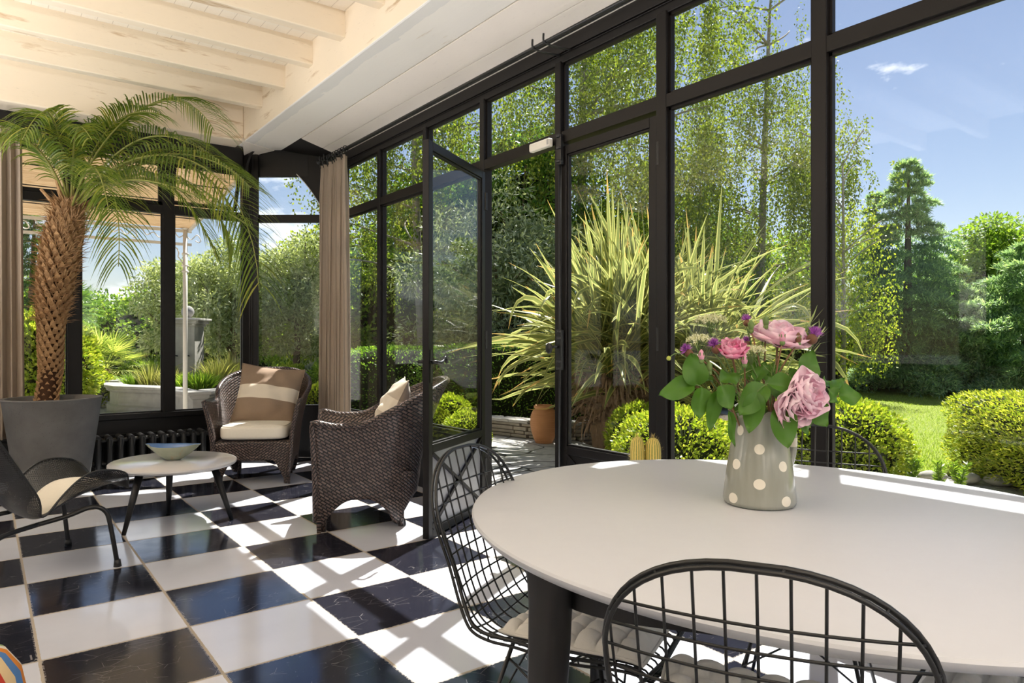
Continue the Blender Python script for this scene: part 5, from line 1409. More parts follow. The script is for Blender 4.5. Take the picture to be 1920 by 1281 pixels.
def conifer(name, base, h, R, nb, label, mat=None, droop=0.25, top=0.03, z0=0.1, ls=0.11, group=None):
    b = Vector(base); e = empty(name, b, 0, label, 'tree', group); m = MB()
    m.tube([(0, 0, -0.1), (0, 0, h * .5), (0.05, 0, h)], [0.14, 0.09, 0.015], 8); m.build('trunk', MAT['bark'], e, smooth=True)
    cl = Cloud()
    for k in range(nb):
        t = (k + RNG.random()) / nb; z = z0 + (h - z0) * t; L = R * (1 - t) ** 0.8 * RNG.uniform(.7, 1.12) + top
        a = k * 2.4 + RNG.uniform(-.5, .5); d = np.array([math.cos(a), math.sin(a), 0]); sd = np.array([-d[1], d[0], 0])
        up = 0.22 if t < .8 else 0.5 + (t - .8) * 4
        m2 = 5 + int(7 * L)                          # side twigs along the branch
        for j in range(m2):
            s0 = 0.12 + 0.88 * (j + .5) / m2; sg = 1 if j % 2 else -1; wl = 0.34 * L * (1.1 - s0) + 0.12
            b0 = d * s0 * L; z0_ = z + L * (up * s0 - (droop + up * .5) * s0 ** 2)
            n = int(40 + 130 * wl); q = RNG.random(n); P = b0 + (sd * sg * 0.85 + d * 0.55) * (q * wl)[:, None] + RNG.normal(size=(n, 3)) * [.02, .02, .014]
            P[:, 2] = z0_ - wl * 0.45 * q ** 2 + RNG.normal(size=n) * .014
            D = (sd * sg * 0.7 + d * 0.6) + RNG.normal(size=(n, 3)) * 0.55 + [0, 0, 0.05 if t < .85 else .5]
            cl.leaves(P, D, rand_dirs(n) * .6 + [0, 0, 1], RNG.uniform(.5, 1.1, n) * ls, ls * 0.17, fold=0.1)
    cl.build('foliage', mat or M_CEDAR, e); return e
def bush(name, c, R, nleaf, ls, mat, label, cat='shrub', box=0.0, core=0.84, rz=0.0, group=None, up=0.0, lw=0.55, z0=0.0):
    """rounded or clipped shrub standing on the ground; box>0 squares it off"""
    e = empty(name, (c[0], c[1], z0), rz, label, cat, group); d = rand_dirs(nleaf)
    if box:
        k = 1 / (np.abs(d) ** box).sum(1)[:, None] ** (1 / box); d = d * k
    d = d[d[:, 2] > -0.75]; n = len(d); s = 1 - RNG.random(n)[:, None] ** 2.0 * 0.20
    bump_ = 1 + 0.07 * (np.sin(d[:, 0] * 9 + 1) * np.sin(d[:, 1] * 8 + d[:, 2] * 7))[:, None] * (0.4 if box else 1)
    R = np.array(R); P = d * s * bump_ * R + [0, 0, R[2] * 0.78]; P[:, 2] = np.maximum(P[:, 2], 0.01)
    cl = Cloud(); D = unit(d * R) + rand_dirs(n) * 0.75 + [0, 0, 0.25 + up]
    cl.leaves(P, D, unit(d) + rand_dirs(n) * 0.9, RNG.uniform(.65, 1.25, n) * ls, ls * lw); cl.build('foliage', mat, e)
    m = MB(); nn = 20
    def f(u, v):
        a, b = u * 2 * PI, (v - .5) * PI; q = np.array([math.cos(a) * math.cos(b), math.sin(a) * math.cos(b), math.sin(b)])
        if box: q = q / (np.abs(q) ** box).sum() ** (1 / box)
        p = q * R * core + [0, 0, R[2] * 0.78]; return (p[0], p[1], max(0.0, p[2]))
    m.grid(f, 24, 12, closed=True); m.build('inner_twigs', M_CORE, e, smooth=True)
    return e
def gp(px, D, z=0.0): v = at(px, 640, D=D); return (v.x, v.y, z)

# variegated strap-leaved clump outside the doors
def flax():
    b = at(1140, 838, Z=0.0); e = empty('flax_plant', b, 0, 'huge clump of yellow-striped strap leaves on a shaggy brown stump outside the doors', 'plant')
    m = MB(); m.tube([(0.0, 0, -0.05), (0.02, 0, 0.2), (0.06, 0.0, 0.5), (0.10, 0, 0.85)], [0.17, 0.20, 0.30, 0.22], 16); m.tube([(0.06, 0, 0.3), (0.35, -0.25, 0.6), (0.55, -0.35, 0.95)], [0.18, 0.17, 0.14], 12)
    st = m.build('stump', MAT['thatch'], e, smooth=True)
    cl = Cloud()
    for i in range(620):
        a = RNG.uniform(0, 2 * PI); z = RNG.uniform(0.25, 0.98); r = 0.20 + 0.12 * math.sin(PI * (z - .1) / 1.0)
        p = np.array([0.07 + r * math.cos(a), r * math.sin(a), z]); d = np.array([math.cos(a), math.sin(a), 0]); L = RNG.uniform(.18, .42)
        q = p + d * L * RNG.uniform(.3, .8) + [0, 0, -L * RNG.uniform(.1, .8)]; c = p + d * L * .45 + [0, 0, RNG.uniform(0, .08)]
        blade(cl, bez_np(p, c, q, 5), np.array([.8, 1, .8, .5, .1]) * 0.014, rand_dirs(1)[0] * .5 + d, 0.3)
    cl.build('dead_leaves', MAT['thatch'], st)
    rv, fv = np.array(RV), np.array(FV); cl = Cloud()
    M1 = m_edge_leaf('variegated_strap_leaf', (0.17, 0.225, 0.06), (0.62, 0.60, 0.19), (0.70, 0.42, 0.12), 0.46, 0.20)
    for i in range(860):
        hd = RNG.choice([0, 1, 2], p=[.42, .34, .24]); src = [np.array([0.08, 0, 0.85]), np.array([.85, -.55, .85]), np.array([0.45, -0.1, 1.1])][hd]
        src = src + RNG.normal(size=3) * [.14, .14, .12] - [0, 0, (0.22 if i % 6 == 0 else 0)]
        sp = RNG.random() ** 0.75; az = RNG.uniform(0, 2 * PI)
        L = RNG.uniform(1.1, 2.0) * (1.0 - 0.12 * sp); th = sp * math.radians(88)
        d = np.array([math.cos(az) * math.sin(th), math.sin(az) * math.sin(th), math.cos(th)])
        tip = src + d * L + [0, 0, -0.20 * L * sp]; 
        mid = src + d * L * 0.5 + np.array([0, 0, 0.10 * L * (0.4 + sp)])
        if RNG.random() < 0.20:     # blades bent over near the end
            tip = src + d * L * 0.72 + np.array([d[0], d[1], 0]) * 0.25 * L + [0, 0, -0.30 * L]; mid = src + d * L * 0.85 + [0, 0, .1]
        pts = bez_np(src, mid, tip, 9); pts[:, 2] = np.maximum(pts[:, 2], 0.45); w = RNG.uniform(.020, .034)
        nr = np.cross(d, rand_dirs(1)[0] * .7 + [0.0, 0, 0.2]) * 0.8 + np.array([-d[0], -d[1], 1.0]) * 0.5
        blade(cl, pts, np.array([.55, .8, .95, 1, 1, .92, .72, .42, .04]) * w, nr, 0.30)
    cl.build('strap_leaves', M1, e)
flax()

# clipped and loose shrubs near the window wall
bush('hedge', gp(1010, 9.9), (1.75, 0.55, 0.62), 24000, 0.040, M_HEDGE, 'dark green clipped hedge behind the low stone wall outside the open door', 'hedge', 6, 0.93, -TH)
bush('hedge', gp(760, 10.2), (0.95, 0.6, 0.60), 12000, 0.040, M_HEDGE, 'dark green hedge seen through the open glass door leaf', 'hedge', 5, 0.92, -TH)
bush('box_shrub', gp(1268, 5.4), (0.50, 0.45, 0.36), 9000, 0.034, M_LIME, 'lime green box shrub in front of the strap-leaved clump, behind the table')
bush('box_shrub', gp(1200, 6.2), (0.30, 0.30, 0.34), 4500, 0.034, M_LIME, 'small lime green box shrub against the brown stump, behind the twin cactus')
bush('box_shrub', gp(1580, 5.7), (0.52, 0.5, 0.38), 10000, 0.036, M_LIME, 'lime green box shrub spilling towards the lawn beside the thick black post')
bush('box_shrub', gp(1490, 7.0), (0.6, 0.5, 0.42), 8000, 0.038, M_LIME, 'yellow-green shrub behind the drooping pink roses')
bush('hedge', (7.15, 1.45), (0.95, 1.0, 0.40), 60000, 0.036, M_YEW, 'sunlit golden clipped hedge at the edge of the lawn', 'hedge', 7, 0.92, -TH - 0.05, None, 0.15, 0.34)
bush('box_shrub', gp(842, 7.4), (0.26, 0.26, 0.30), 4500, 0.034, M_LIME, 'lime green shrub seen through the open door leaf above the garden wall', z0=0.05)
bush('box_shrub', gp(875, 7.0), (0.24, 0.22, 0.24), 3500, 0.034, M_LIME, 'small lime shrub next to the hinge side of the open door', z0=0.02)
def fern(px, D, label, R):
    b = Vector(gp(px, D)); e = empty('fern', b, 0, label, 'fern', 'ferns below the window'); cl = Cloud()
    for k in range(15):
        a = k * 2.4; d = np.array([math.cos(a), math.sin(a), 0]); pts = bez_np((0, 0, 0.02), d * R * .5 + [0, 0, R * 1.0], d * R * RNG.uniform(.8, 1.1) + [0, 0, R * .45], 30); T = unit(np.gradient(pts, axis=0)); s = unit(np.cross(T, [0, 0, 1.0]))
        for sg in (-1, 1):
            n = 26; i = np.arange(3, 29); w = R * 0.24 * np.sin(PI * (i - 1) / 29); cl.leaves(pts[i], s[i] * sg + T[i] * .35 - [0, 0, .2], np.tile([0, 0, 1.0], (n, 1)), w, 0.018, fold=0.1)
        blade(cl, pts, np.full(30, 0.003), d + [0, 0, .5])
    cl.build('fronds', M_FERN, e)
fern(1500, 4.3, 'green fern outside, just behind the far rim of the table by the black post', 0.36)
fern(1608, 4.5, 'green fern outside between the black post and the lawn', 0.36)
fern(1560, 4.2, 'small green fern behind the arched top of the wire chair', 0.28)
def weed(px, D, h, label, mat):
    b = Vector(gp(px, D)); e = empty('border_plant', b, 0, label, 'plant', 'young plants in the border'); cl = Cloud(); m = MB()
    for k in range(4):
        q = np.array([RNG.uniform(-.06, .06), RNG.uniform(-.06, .06), h * RNG.uniform(.7, 1)]); m.tube([(0, 0, 0), Vector(q * .5), Vector(q)], 0.004, 5)
        n = 60; t = RNG.random(n)[:, None]; cl.leaves(q * t, rand_dirs(n) * [1, 1, .3] + [0, 0, .5], rand_dirs(n), 0.055, 0.013)
    m.build('stem', M_STEM, e); cl.build('foliage', mat, e)
for px, D, h, la in ((1706, 5.3, .26, 'spiky young plant in the gravel border, first from the table rim'), (1762, 5.4, .24, 'spiky young plant in the middle of the gravel border'), (1800, 5.5, .20, 'spiky young plant at the foot of the golden hedge'), (1668, 5.2, .16, 'low leafy plant next to the lime box shrub'), (1738, 5.0, .13, 'lowest young plant in the gravel border')):
    weed(px, D, h, la, M_MID)
# low edging stones of the border
for k in range(9):
    p = Vector((6.05 + 0.20 * k - 0.012 * k * k, 2.95 - 0.20 * k, 0.0)); m = MB(); m.sphere((0, 0, 0.01), 0.10, 10, 6, 1.2, 0.75, 0.5)
    o = m.build('edging_stone', MAT['stone'], None, smooth=True); o.location = p; o.rotation_euler.z = -0.8 + random.uniform(-.2, .2)
    tag(o, 'pale edging stone between the gravel border and the lawn', 'stone', 'edging stones of the lawn')
# cobbles by the threshold
k = 0
for i in range(13):
    for j in range(3):
        y = 3.05 + 0.085 * i + random.uniform(-.02, .02); x = W + 0.20 + 0.085 * j + random.uniform(-.015, .015)
        r = random.uniform(.034, .046); m = MB(); m.sphere((0, 0, 0), r, 10, 7, 1.2, .9, .55)
        o = m.build('cobble', MAT['stone'], None, smooth=True); o.location = (x, y, 0.012); o.rotation_euler.z = random.uniform(0, 3)
        tag(o, 'rounded pale cobble in the strip outside the open door', 'cobble', 'cobbles by the door threshold')

# low dry-stone wall and terracotta jar
def stone_wall():
    e = empty('garden_wall', gp(940, 8.7), 0, 'low dry-stone wall edging the patio behind the terracotta jar', 'wall'); o = e.location; m = MB(); cap = MB(); rnd = random.Random(4)
    path = spline([Vector(gp(x, d)) - o for x, d in ((660, 8.2), (760, 8.6), (850, 8.8), (930, 8.7), (1000, 8.35), (1070, 8.2), (1130, 8.3))], 10)
    Ls = [0]
    for a, b in zip(path, path[1:]): Ls.append(Ls[-1] + (b - a).length)
    def at_s(s):
        for i in range(len(path) - 1):
            if Ls[i + 1] >= s: t = (s - Ls[i]) / (Ls[i + 1] - Ls[i]); return path[i].lerp(path[i + 1], t), (path[i + 1] - path[i]).normalized()
        return path[-1], (path[-1] - path[-2]).normalized()
    z = 0.0
    for row in range(4):
        h = rnd.uniform(.038, .052); s = rnd.uniform(0, .1)
        while s < Ls[-1] - .1:
            L = rnd.uniform(.10, .26); p, d = at_s(s + L / 2); m.box(p + Vector((0, 0, z + h / 2)), (L - .008, .20 + rnd.uniform(-.03, .02), h - .007), rz=math.atan2(d.y, d.x) + rnd.uniform(-.03, .03)); s += L
        z += h
    s = 0
    while s < Ls[-1] - .1:
        L = rnd.uniform(.2, .42); p, d = at_s(s + L / 2); cap.box(p + Vector((0, 0, z + .02)), (L - .01, .27, .036), rz=math.atan2(d.y, d.x)); s += L
    m.build('courses', MAT['wallstone'], e, bevel=0.006); cap.build('coping', MAT['stone'], e, bevel=0.008)
stone_wall()
def jar():
    b = at(1020, 830, Z=-0.003); e = empty('terracotta_jar', (b.x, b.y, -0.005), 0, 'ribbed terracotta jar standing on the flagstones outside the open door', 'jar'); H = 0.43; prof = []
    ctrl = [(0.095, 0.0), (0.12, 0.06), (0.150, 0.16), (0.158, 0.24), (0.148, 0.32), (0.120, 0.375), (0.100, 0.39)]
    C = spline([Vector((r, z, 0)) for r, z in ctrl], 14)
    for i, p in enumerate(C): prof.append((p.x + 0.0022 * math.sin(p.y * 260), p.y))
    m = MB(); m.lathe([(1e-6, 0.0)] + prof, (0, 0, 0), 56, cap=False); m.build('body', MAT['terracotta'], e, smooth=True)
    m = MB(); m.lathe([(0.100, 0.388), (0.112, 0.395), (0.117, 0.41), (0.114, 0.425), (0.104, 0.43), (0.092, 0.425), (0.088, 0.39), (0.12, 0.25), (1e-6, 0.03)], (0, 0, 0), 56, cap=False); m.build('rim', MAT['terracotta'], e, smooth=True)
jar()

# ---------------------------------------------------------------- big trees on the window side
def bp(px, D): v = gp(px, D, -0.04); return v
weeping_birch('birch_tree', bp(1092, 15.0), 9.5, (0.9, -0.7, 5.6), (3.3, 3.0, 4.4), 1250, 'tall weeping birch with pale trunk rising behind the strap-leaved clump', 0.064, 0.16, (0.3, 0.2), None, 1.6, 62)
weeping_birch('birch_tree', bp(1420, 16.5), 9.0, (0.1, -0.2, 5.2), (1.7, 2.0, 4.0), 560, 'weeping birch filling the panes on both sides of the thick black post', 0.064, 0.13, (0.2, -.2), None, 1.4, 62)
weeping_birch('birch_tree', bp(800, 15.5), 9.0, (0.0, 0.0, 5.6), (2.6, 2.4, 4.0), 720, 'weeping birch behind the curtain and the open door leaf', 0.064, 0.13, (-.1, .2), None, 2.2, 62)
weeping_birch('birch_tree', bp(1580, 13.5), 4.6, (0.0, 0.0, 2.55), (0.72, 0.8, 1.75), 170, 'slender yellow-green weeping birch at the lawn beside the thick black post', 0.055, 0.06, (0, 0), M_LIME, 0.5, 62)
broad_tree('olive_tree', bp(925, 12.0), 4, (0, 0, 2.0), (1.45, 1.3, 1.85), 110, 26000, 0.11, M_OLIVE, 'grey-green olive-like tree behind the hedge, seen through the open doorway', 'tree', None, .42, .09, None, -.9, 0, .30)
broad_tree('leafy_tree', bp(985, 15.0), 6, (0, 0, 3.6), (1.6, 1.5, 2.4), 60, 22000, 0.10, M_DARK, 'dark broadleaf tree in the top of the open doorway', 'tree', None, .55, .12, None, -.9, .5)
broad_tree('leafy_tree', bp(1250, 18.5), 5, (0, 0, 2.6), (3.0, 2.0, 2.3), 80, 20000, 0.13, M_DARK, 'dark broadleaf tree low behind the strap-leaved clump', 'tree', None, .7, .12, None, -.9, .6)
broad_tree('leafy_tree', bp(1480, 19.5), 5, (0, 0, 2.2), (2.4, 1.8, 2.0), 60, 16000, 0.13, M_MID, 'mid-green tree in the gap between the birches and the blue-green cedar', 'tree', None, .7, .12, None, -.9, .6)
broad_tree('leafy_tree', bp(700, 18.0), 5, (0, 0, 2.0), (2.6, 1.8, 2.0), 60, 16000, 0.13, M_MID, 'low mid-green tree behind the curtain on the window side', 'tree', None, .7, .12, None, -.9, .6)
broad_tree('leafy_tree', bp(860, 19.5), 6, (0, 0, 3.2), (2.6, 1.8, 3.0), 70, 18000, 0.14, M_DARK, 'tall dark tree at the back of the garden, behind the open door leaf', 'tree', None, .75, .13, None, -.9, .6)
conifer('cedar_tree', bp(1702, 16.0), 5.3, 2.3, 80, 'blue-green cedar with tiered drooping branches beyond the lawn', None, .30, .04, 0.15, .15)
conifer('cedar_tree', bp(1640, 16.6), 4.7, 0.75, 40, 'thin feathery second leader close beside the blue-green cedar', None, .2, .04, 0.8, .14)
conifer('cedar_tree', bp(1925, 15.0), 3.2, 2.9, 62, 'broad spreading cedar at the edge of the view, lower than the pointed one', None, .22, .1, 0.15, .15)
broad_tree('leafy_tree', bp(1915, 21.5), 6, (0, 0, 3.2), (1.9, 1.7, 2.2), 60, 22000, 0.13, M_MID, 'rounded mid-green tree above the spreading cedar at the far edge of the lawn', 'tree', None, .6, .14, None, -.9, .62)
broad_tree('leafy_tree', bp(1790, 23.0), 5, (0, 0, 2.2), (3.6, 1.8, 1.9), 70, 16000, 0.15, M_DARK, 'dark tree line seen between the pointed cedar and the rounded tree', 'tree', None, .75, .14, None, -.9, .65)
broad_tree('leafy_tree', bp(2080, 20.0), 5, (0, 0, 2.0), (3.0, 1.8, 1.9), 40, 9000, 0.15, M_DARK, 'dark tree at the very edge of the view beyond the golden hedge', 'tree', None, .75, .14, None, -.9, .7)
bush('hedge', gp(1690, 17.5), (4.5, 0.6, 0.75), 9000, 0.11, M_DARK, 'dark hedge in shade at the foot of the cedars', 'hedge', 6, .93, -TH)
bush('hedge', gp(1120, 12.5), (3.0, 0.7, 0.9), 12000, 0.085, M_DARK, 'tall dark hedge behind the strap-leaved clump', 'hedge', 5, .92, -TH)

# ---------------------------------------------------------------- beyond the far wall: pergola, basin, planting
def pergola():
    e = empty('pergola', (0, 8.6, 0), 0, 'cream metal pergola with reed matting roof outside the far windows', 'pergola'); oy = 8.6
    x0, x1, y0, y1, za, zb = -3.2, 2.28, YB + 0.10 - oy, 10.25 - oy, 3.02, 2.66
    ry = lambda t: y0 + (y1 - y0) * t; rz = lambda t: za + (zb - za) * t
    m = MB()
    m.grid(lambda u, v: (x0 + (x1 - x0) * u, ry(v), rz(v) + 0.03 + 0.006 * math.sin(60 * v)), 8, 60); m.build('reed_roof', MAT['reed'], e, solid=0.012)
    m = MB()
    for t in (0.16, 0.38, 0.60, 0.82): m.tube([(x0, ry(t), rz(t) + 0.015), (x1, ry(t), rz(t) + 0.015)], 0.008, 5)
    m.build('tie_wire', MAT['iron'], e)
    for x in (-3.1, -1.8, -0.36, 1.0, 2.25):
        m = MB(); m.bar((x, ry(0), rz(0) + 0.0), (x, ry(1), rz(1) + 0.0), 0.035, 0.035); m.build('rafter', MAT['white_metal'], e)
    m = MB(); m.bar((x0, y1, zb - 0.01), (x1, y1, zb - 0.01), 0.03, 0.04); m.build('top_rail', MAT['white_metal'], e)
    m = MB(); m.bar((x0, y1, zb - 0.19), (x1, y1, zb - 0.19), 0.03, 0.035); m.build('lower_rail', MAT['white_metal'], e)
    m = MB()
    for k in range(14):
        x = x0 + 0.2 + k * 0.39
        m.tube(spline([(x, y1, zb - 0.03), (x + .05, y1, zb - .10), (x + .13, y1, zb - .06), (x + .2, y1, zb - .12), (x + .28, y1, zb - .05), (x + .33, y1, zb - .12), (x + .30, y1, zb - .15), (x + .26, y1, zb - .13)], 5), 0.007, 5)
    m.build('scrollwork', MAT['white_metal'], e, smooth=True)
    for x in (2.20, -3.0):
        m = MB(); m.tube([(x, y1, -0.04), (x, y1, zb)], 0.030, 12)
        for z in (2.10, 2.18, 2.34): m.tube([(x, y1, z - .012), (x, y1, z + .012)], 0.045, 12)
        m.sphere((x, y1, zb + .05), 0.05, 12, 8); p = m.build('post', MAT['white_metal'], e, smooth=True)
        s = -1 if x > 0 else 1; m = MB(); c = (x + s * .18, zb - .30)
        m.tube([(x + s * 0.02, y1, 2.20)] + [(c[0] + (0.11 - .016 * k * .6) * math.cos(a), y1, c[1] + (0.11 - .016 * k * .6) * math.sin(a)) for k, a in enumerate([(-0.6 + .55 * j) if s < 0 else (PI + .6 - .55 * j) for j in range(14)])], 0.009, 6); m.build('scroll_bracket', MAT['white_metal'], p, smooth=True)
pergola()
def basin():
    o = Vector(gp(330, 12.6, -0.04)); e = empty('fountain_basin', o, 0, 'pale stone fountain basin with moulded scalloped rim in front of the far garden', 'fountain basin')
    pts = [Vector(gp(x, d, -0.04)) - o for x, d in ((205, 13.4), (206, 12.0), (222, 11.65), (300, 11.25), (322, 10.95), (338, 10.45), (362, 10.2), (386, 10.3), (402, 10.7), (425, 10.95), (470, 11.0), (520, 11.6), (560, 12.6), (540, 14.2), (400, 15.2), (260, 14.6))]
    P = pts; n = len(P); H = 0.46
    def ringpts(off, z):
        out = []
        for i in range(n):
            d = (P[(i + 1) % n] - P[i - 1]).normalized(); nn = Vector((d.y, -d.x, 0))
            cc = P[i]; c0 = sum(P, Vector()) / n
            if nn.dot(cc - c0) < 0: nn = -nn
            out.append(cc + nn * off + Vector((0, 0, z)))
        return out
    def wall(prof, name, mat):
        V, F = [], []
        for off, z in prof: V += ringpts(off, z)
        for i in range(len(prof) - 1): F += [(i * n + k, i * n + (k + 1) % n, (i + 1) * n + (k + 1) % n, (i + 1) * n + k) for k in range(n)]
        return MB().add(V, F).build(name, mat, e)
    wall([(0.05, 0), (0.05, 0.10), (0.0, 0.13), (0.0, 0.34), (-0.03, 0.34)], 'basin_wall', MAT['stone'])
    wall([(-0.02, 0.34), (0.03, 0.345), (0.06, 0.375), (0.06, 0.40), (0.09, 0.415), (0.09, 0.45), (0.06, H), (-0.20, H), (-0.20, 0.2)], 'rim', MAT['stone'])
    m = MB(); m.add([p + Vector((0, 0, 0.22)) for p in [q * 0.96 for q in P]], [tuple(range(n))]); m.build('planting_soil', MAT['earth'], e)
    q = Vector(gp(214, 12.7, -0.04)) - o; m = MB(); m.box(q + Vector((0, 0, .22)), (.30, .30, .44), -TH); m.box(q + Vector((0, 0, .46)), (.38, .38, .06), -TH); m.build('corner_pier', MAT['stone'], e, bevel=.015)
basin()
def pillar():
    o = Vector(gp(352, 13.2, 0.1)); e = empty('fountain_pillar', o, -TH, 'square pale stone pillar topped by a stone ball in the fountain basin', 'fountain')
    m = MB(); m.box((0, 0, .70), (.44, .40, 1.40)); m.box((0, 0.0, 0.15), (.54, .50, .3)); m.build('shaft', MAT['stone'], e, bevel=.01)
    m = MB(); m.box((0, 0, 1.36), (.50, .46, .05)); m.box((0, 0, 1.41), (.58, .54, .06)); m.box((0, 0, 1.46), (.66, .62, .05)); m.build('cap', MAT['stone'], e, bevel=.015)
    m = MB(); m.lathe([(.08, 1.485), (.055, 1.51), (.07, 1.53)], (0, 0, 0), 20); m.sphere((0, 0, 1.61), .115, 20, 14); m.build('ball', plain('grey_stone_ball', (.30, .29, .28), .8, 0, .2, .2, 8), e, smooth=True)
    m = MB()
    for x in (-.10, .12): m.tube([(x, -.20, .78), (x, -.27, .79)], .012, 6)
    m.build('spout', MAT['iron'], e)
pillar()
def tuft(px, D, h, n, mat, label, spread=0.55, z=0.18, w=0.006):
    b = Vector(gp(px, D, z)); e = empty('grass_tuft', b, 0, label, 'ornamental grass', 'grasses in the fountain basin'); cl = Cloud()
    for i in range(n):
        a = RNG.uniform(0, 2 * PI); s = RNG.random() * spread; d = np.array([math.cos(a), math.sin(a), 0]); L = h * RNG.uniform(.6, 1.05); p = d * RNG.random() * .12
        blade(cl, bez_np(p, p + d * s * L * .4 + [0, 0, L * .7], p + d * s * L * 1.1 + [0, 0, L * (1 - .35 * s)], 5), np.array([1, 1, .8, .5, .1]) * w, rand_dirs(1)[0])
    cl.build('blades', mat, e)
tuft(282, 12.3, .62, 420, M_FGRASS, 'feathery grass tuft spilling over the basin rim left of the stone pillar')
tuft(300, 12.9, .75, 380, M_FERN, 'taller green grass tuft in the basin behind the black window bar')
tuft(320, 12.2, .55, 320, M_FGRASS, 'pale grass tuft in the basin in front of the stone pillar')
tuft(405, 12.4, .72, 460, M_FGRASS, 'golden feathery grass tuft beside the white pergola post')
tuft(432, 12.9, .80, 420, M_FGRASS, 'tall golden grass tuft behind the corner armchair')
tuft(378, 11.7, .50, 380, M_MID, 'leafy green tuft at the basin rim behind the white pergola post', .7, .2, .012)
tuft(352, 11.8, .46, 300, M_MID, 'leafy green tuft at the basin rim below the stone pillar', .7, .2, .012)
tuft(255, 12.6, .45, 260, M_MID, 'short green tuft at the end of the basin near its corner pier', .7, .2, .010)
bush('box_shrub', gp(172, 12.6), (.40, .40, .36), 5000, .045, M_LIME, 'round clipped yellow-green bush between the palm trunk and the basin')
bush('garden_shrub', gp(85, 11.0), (.75, .6, .92), 14000, .075, M_LIME, 'tall yellow-green shrub behind the palm trunk, next to the curtain')
bush('garden_shrub', gp(150, 15.0), (.6, .6, .85), 6000, .08, M_MID, 'leafy green shrub between the palm trunk and the fan palm')
bush('garden_shrub', gp(226, 14.6), (.55, .4, .26), 3500, .07, M_FGRASS, 'low straw-coloured shrub below the fan palm')
bush('garden_shrub', gp(262, 15.0), (.5, .4, .40), 3500, .06, M_FERN, 'low bright green shrub right of the fan palm')
bush('garden_shrub', gp(545, 12.2), (.40, .35, .42), 4500, .05, M_LIME, 'yellow-green shrub above the corner armchair, beside the curtain')
bush('garden_shrub', gp(515, 11.8), (.30, .3, .32), 3500, .045, M_HEDGE, 'low green shrub just above the back of the corner armchair')
bush('garden_shrub', gp(530, 11.6), (.24, .22, .34), 3000, .04, M_SILVER, 'silvery shrub between two green ones above the corner armchair')
bush('garden_shrub', gp(590, 12.4), (.34, .3, .42), 3500, .05, M_SILVER, 'silvery shrub right beside the linen curtain')
bush('box_shrub', gp(598, 10.8), (.22, .22, .28), 4000, .035, M_LIME, 'small bright lime shrub between the corner armchair and the curtain')
bush('garden_shrub', gp(655, 12.0), (.7, .5, .55), 6000, .06, M_MID, 'mid-green shrub glimpsed behind the linen curtain')
def fan_palm(px, D, h, R, label, n=34, trunk=True, mat=None):
    b = Vector(gp(px, D, -.04)); e = empty('fan_palm', b, 0, label, 'palm')
    m = MB(); m.tube([(0, 0, 0), (0, 0, h * .6), (0, 0, h)], [.12, .13, .11], 12); m.build('trunk', MAT['thatch'], e, smooth=True); cl = Cloud()
    for k in range(n):
        a = k * 2.4; t = k / n; el = -0.6 + 1.9 * t; d = np.array([math.cos(a) * math.cos(el), math.sin(a) * math.cos(el), math.sin(el)]); c = np.array([0, 0, h]) + d * R * .55
        blade(cl, np.array([np.array([0, 0, h]), np.array([0, 0, h]) + d * R * .28, c]), [.012, .010, .008], rand_dirs(1)[0]); s = unit(np.cross(d, [0, 0, 1.0])[None])[0]; upv = np.cross(s, d)
        for j in range(22):
            g = (j / 21 - .5) * 4.4; dd = d * math.cos(g) + s * math.sin(g); L = R * .52 * (1 - .25 * abs(g) / 2.2)
            blade(cl, bez_np(c, c + dd * L * .6, c + dd * L + [0, 0, -.10 * L], 4), np.array([.4, 1, .7, .05]) * .016, upv, .3)
    cl.build('fronds', mat or M_FANP, e)
M_FANP = m_leaf('fan_palm_leaf', (0.224, 0.320, 0.080), (0.448, 0.528, 0.144), (0.704, 0.704, 0.256), .35, .4)
fan_palm(198, 14.6, .62, .95, 'squat fan palm with pale yellowish fans behind the clipped round bush')
fan_palm(132, 17.0, 2.0, .8, 'dark fan palm crown peeping out between the palm trunk and the window bar', 26, True, M_DARK)
M_OL2 = m_leaf('pale_olive_leaf', (0.254, 0.312, 0.134), (0.448, 0.505, 0.254), (0.714, 0.744, 0.475), .32, .45)
broad_tree('olive_tree', bp(345, 17.0), 3, (0.0, 0, 2.0), (1.25, 1.2, 1.25), 90, 17000, .125, M_OL2, 'spreading pale olive tree directly behind the stone pillar', 'tree', None, .36, .10, None, -.9, 0, .32)
broad_tree('olive_tree', bp(452, 15.0), 3, (-.25, 0.2, 2.05), (1.0, .95, 1.35), 90, 16000, .115, M_OL2, 'pale olive tree with leaning trunk above the corner armchair, behind the palm fronds', 'tree', None, .33, .11, None, -.9, 0, .32)
broad_tree('olive_tree', bp(548, 15.4), 3.5, (.05, 0, 2.1), (.95, .9, 1.55), 90, 16000, .115, M_OL2, 'pale olive tree filling the corner window beside the curtain', 'tree', None, .33, .10, None, -.9, 0, .32)
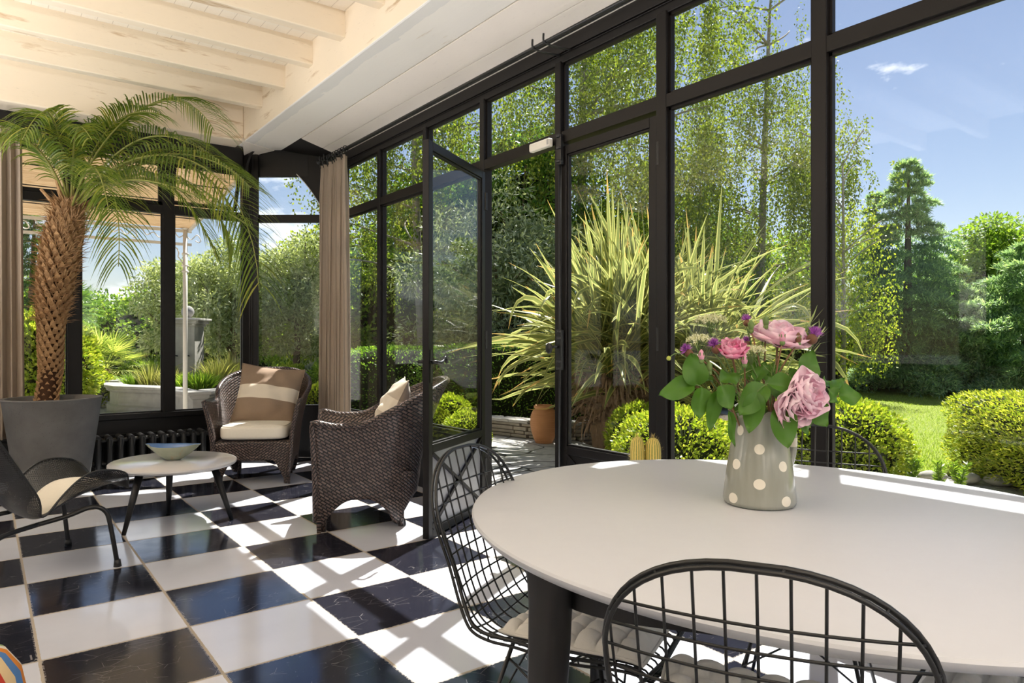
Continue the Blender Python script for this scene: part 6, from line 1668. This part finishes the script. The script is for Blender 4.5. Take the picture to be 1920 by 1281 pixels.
broad_tree('leafy_tree', bp(612, 19.0), 4, (0, 0, 2.4), (1.2, 1.2, 1.9), 40, 12000, .10, M_LIME, 'bright yellow-green tree behind the corner olive, half hidden by the curtain', 'tree', None, .5, .10, None, -.9, .55)
broad_tree('leafy_tree', bp(275, 23.0), 4, (0, 0, 1.3), (2.6, 1.5, 1.35), 50, 12000, .13, M_MID, 'distant green tree low in the gap between the fan palm and the olive', 'tree', None, .6, .12, None, -.9, .6)
broad_tree('leafy_tree', bp(170, 25.0), 4, (0, 0, 1.5), (2.4, 1.5, 1.3), 50, 12000, .14, M_DARK, 'distant dark tree behind the fan palm', 'tree', None, .6, .12, None, -.9, .6)
broad_tree('leafy_tree', bp(440, 24.0), 4, (0, 0, 1.6), (3.0, 1.5, 1.7), 50, 12000, .14, M_DARK, 'distant dark tree behind the two olives', 'tree', None, .65, .12, None, -.9, .6)
broad_tree('leafy_tree', bp(560, 24.0), 4, (0, 0, 1.6), (2.4, 1.5, 1.7), 50, 10000, .14, M_MID, 'distant tree low behind the corner window', 'tree', None, .65, .12, None, -.9, .6)
broad_tree('leafy_tree', bp(20, 21.0), 4, (0, 0, 1.6), (2.2, 1.5, 1.6), 40, 9000, .13, M_MID, 'distant tree behind the curtain at the edge of the view', 'tree', None, .6, .12, None, -.9, .6)
conifer('conifer_tree', bp(60, 17.5), 4.4, .85, 60, 'dark conifer between the curtain and the palm trunk', M_DARK, .3, .05, .1, .13)
# the garden goes on round the back
for i, (px, D) in enumerate(((-250, 22), (-60, 27), (340, 30), (640, 28), (930, 27), (1150, 26), (1380, 27), (1620, 28), (1850, 30), (2250, 25))):
    v = gp(px, D, -.04); bush('hedge', v, (4.6, .9, 1.15 + .1 * (i % 3)), 5000, .20, M_DARK if i % 2 else M_MID, 'stretch %s of the far boundary hedge' % ['beyond the curtain', 'behind the dark conifer', 'behind the stone pillar', 'behind the corner curtain', 'behind the open doorway', 'behind the birch trunk', 'behind the thick black post', 'behind the pointed cedar', 'behind the rounded tree', 'past the golden hedge'][i], 'hedge', 5, .94, -TH)
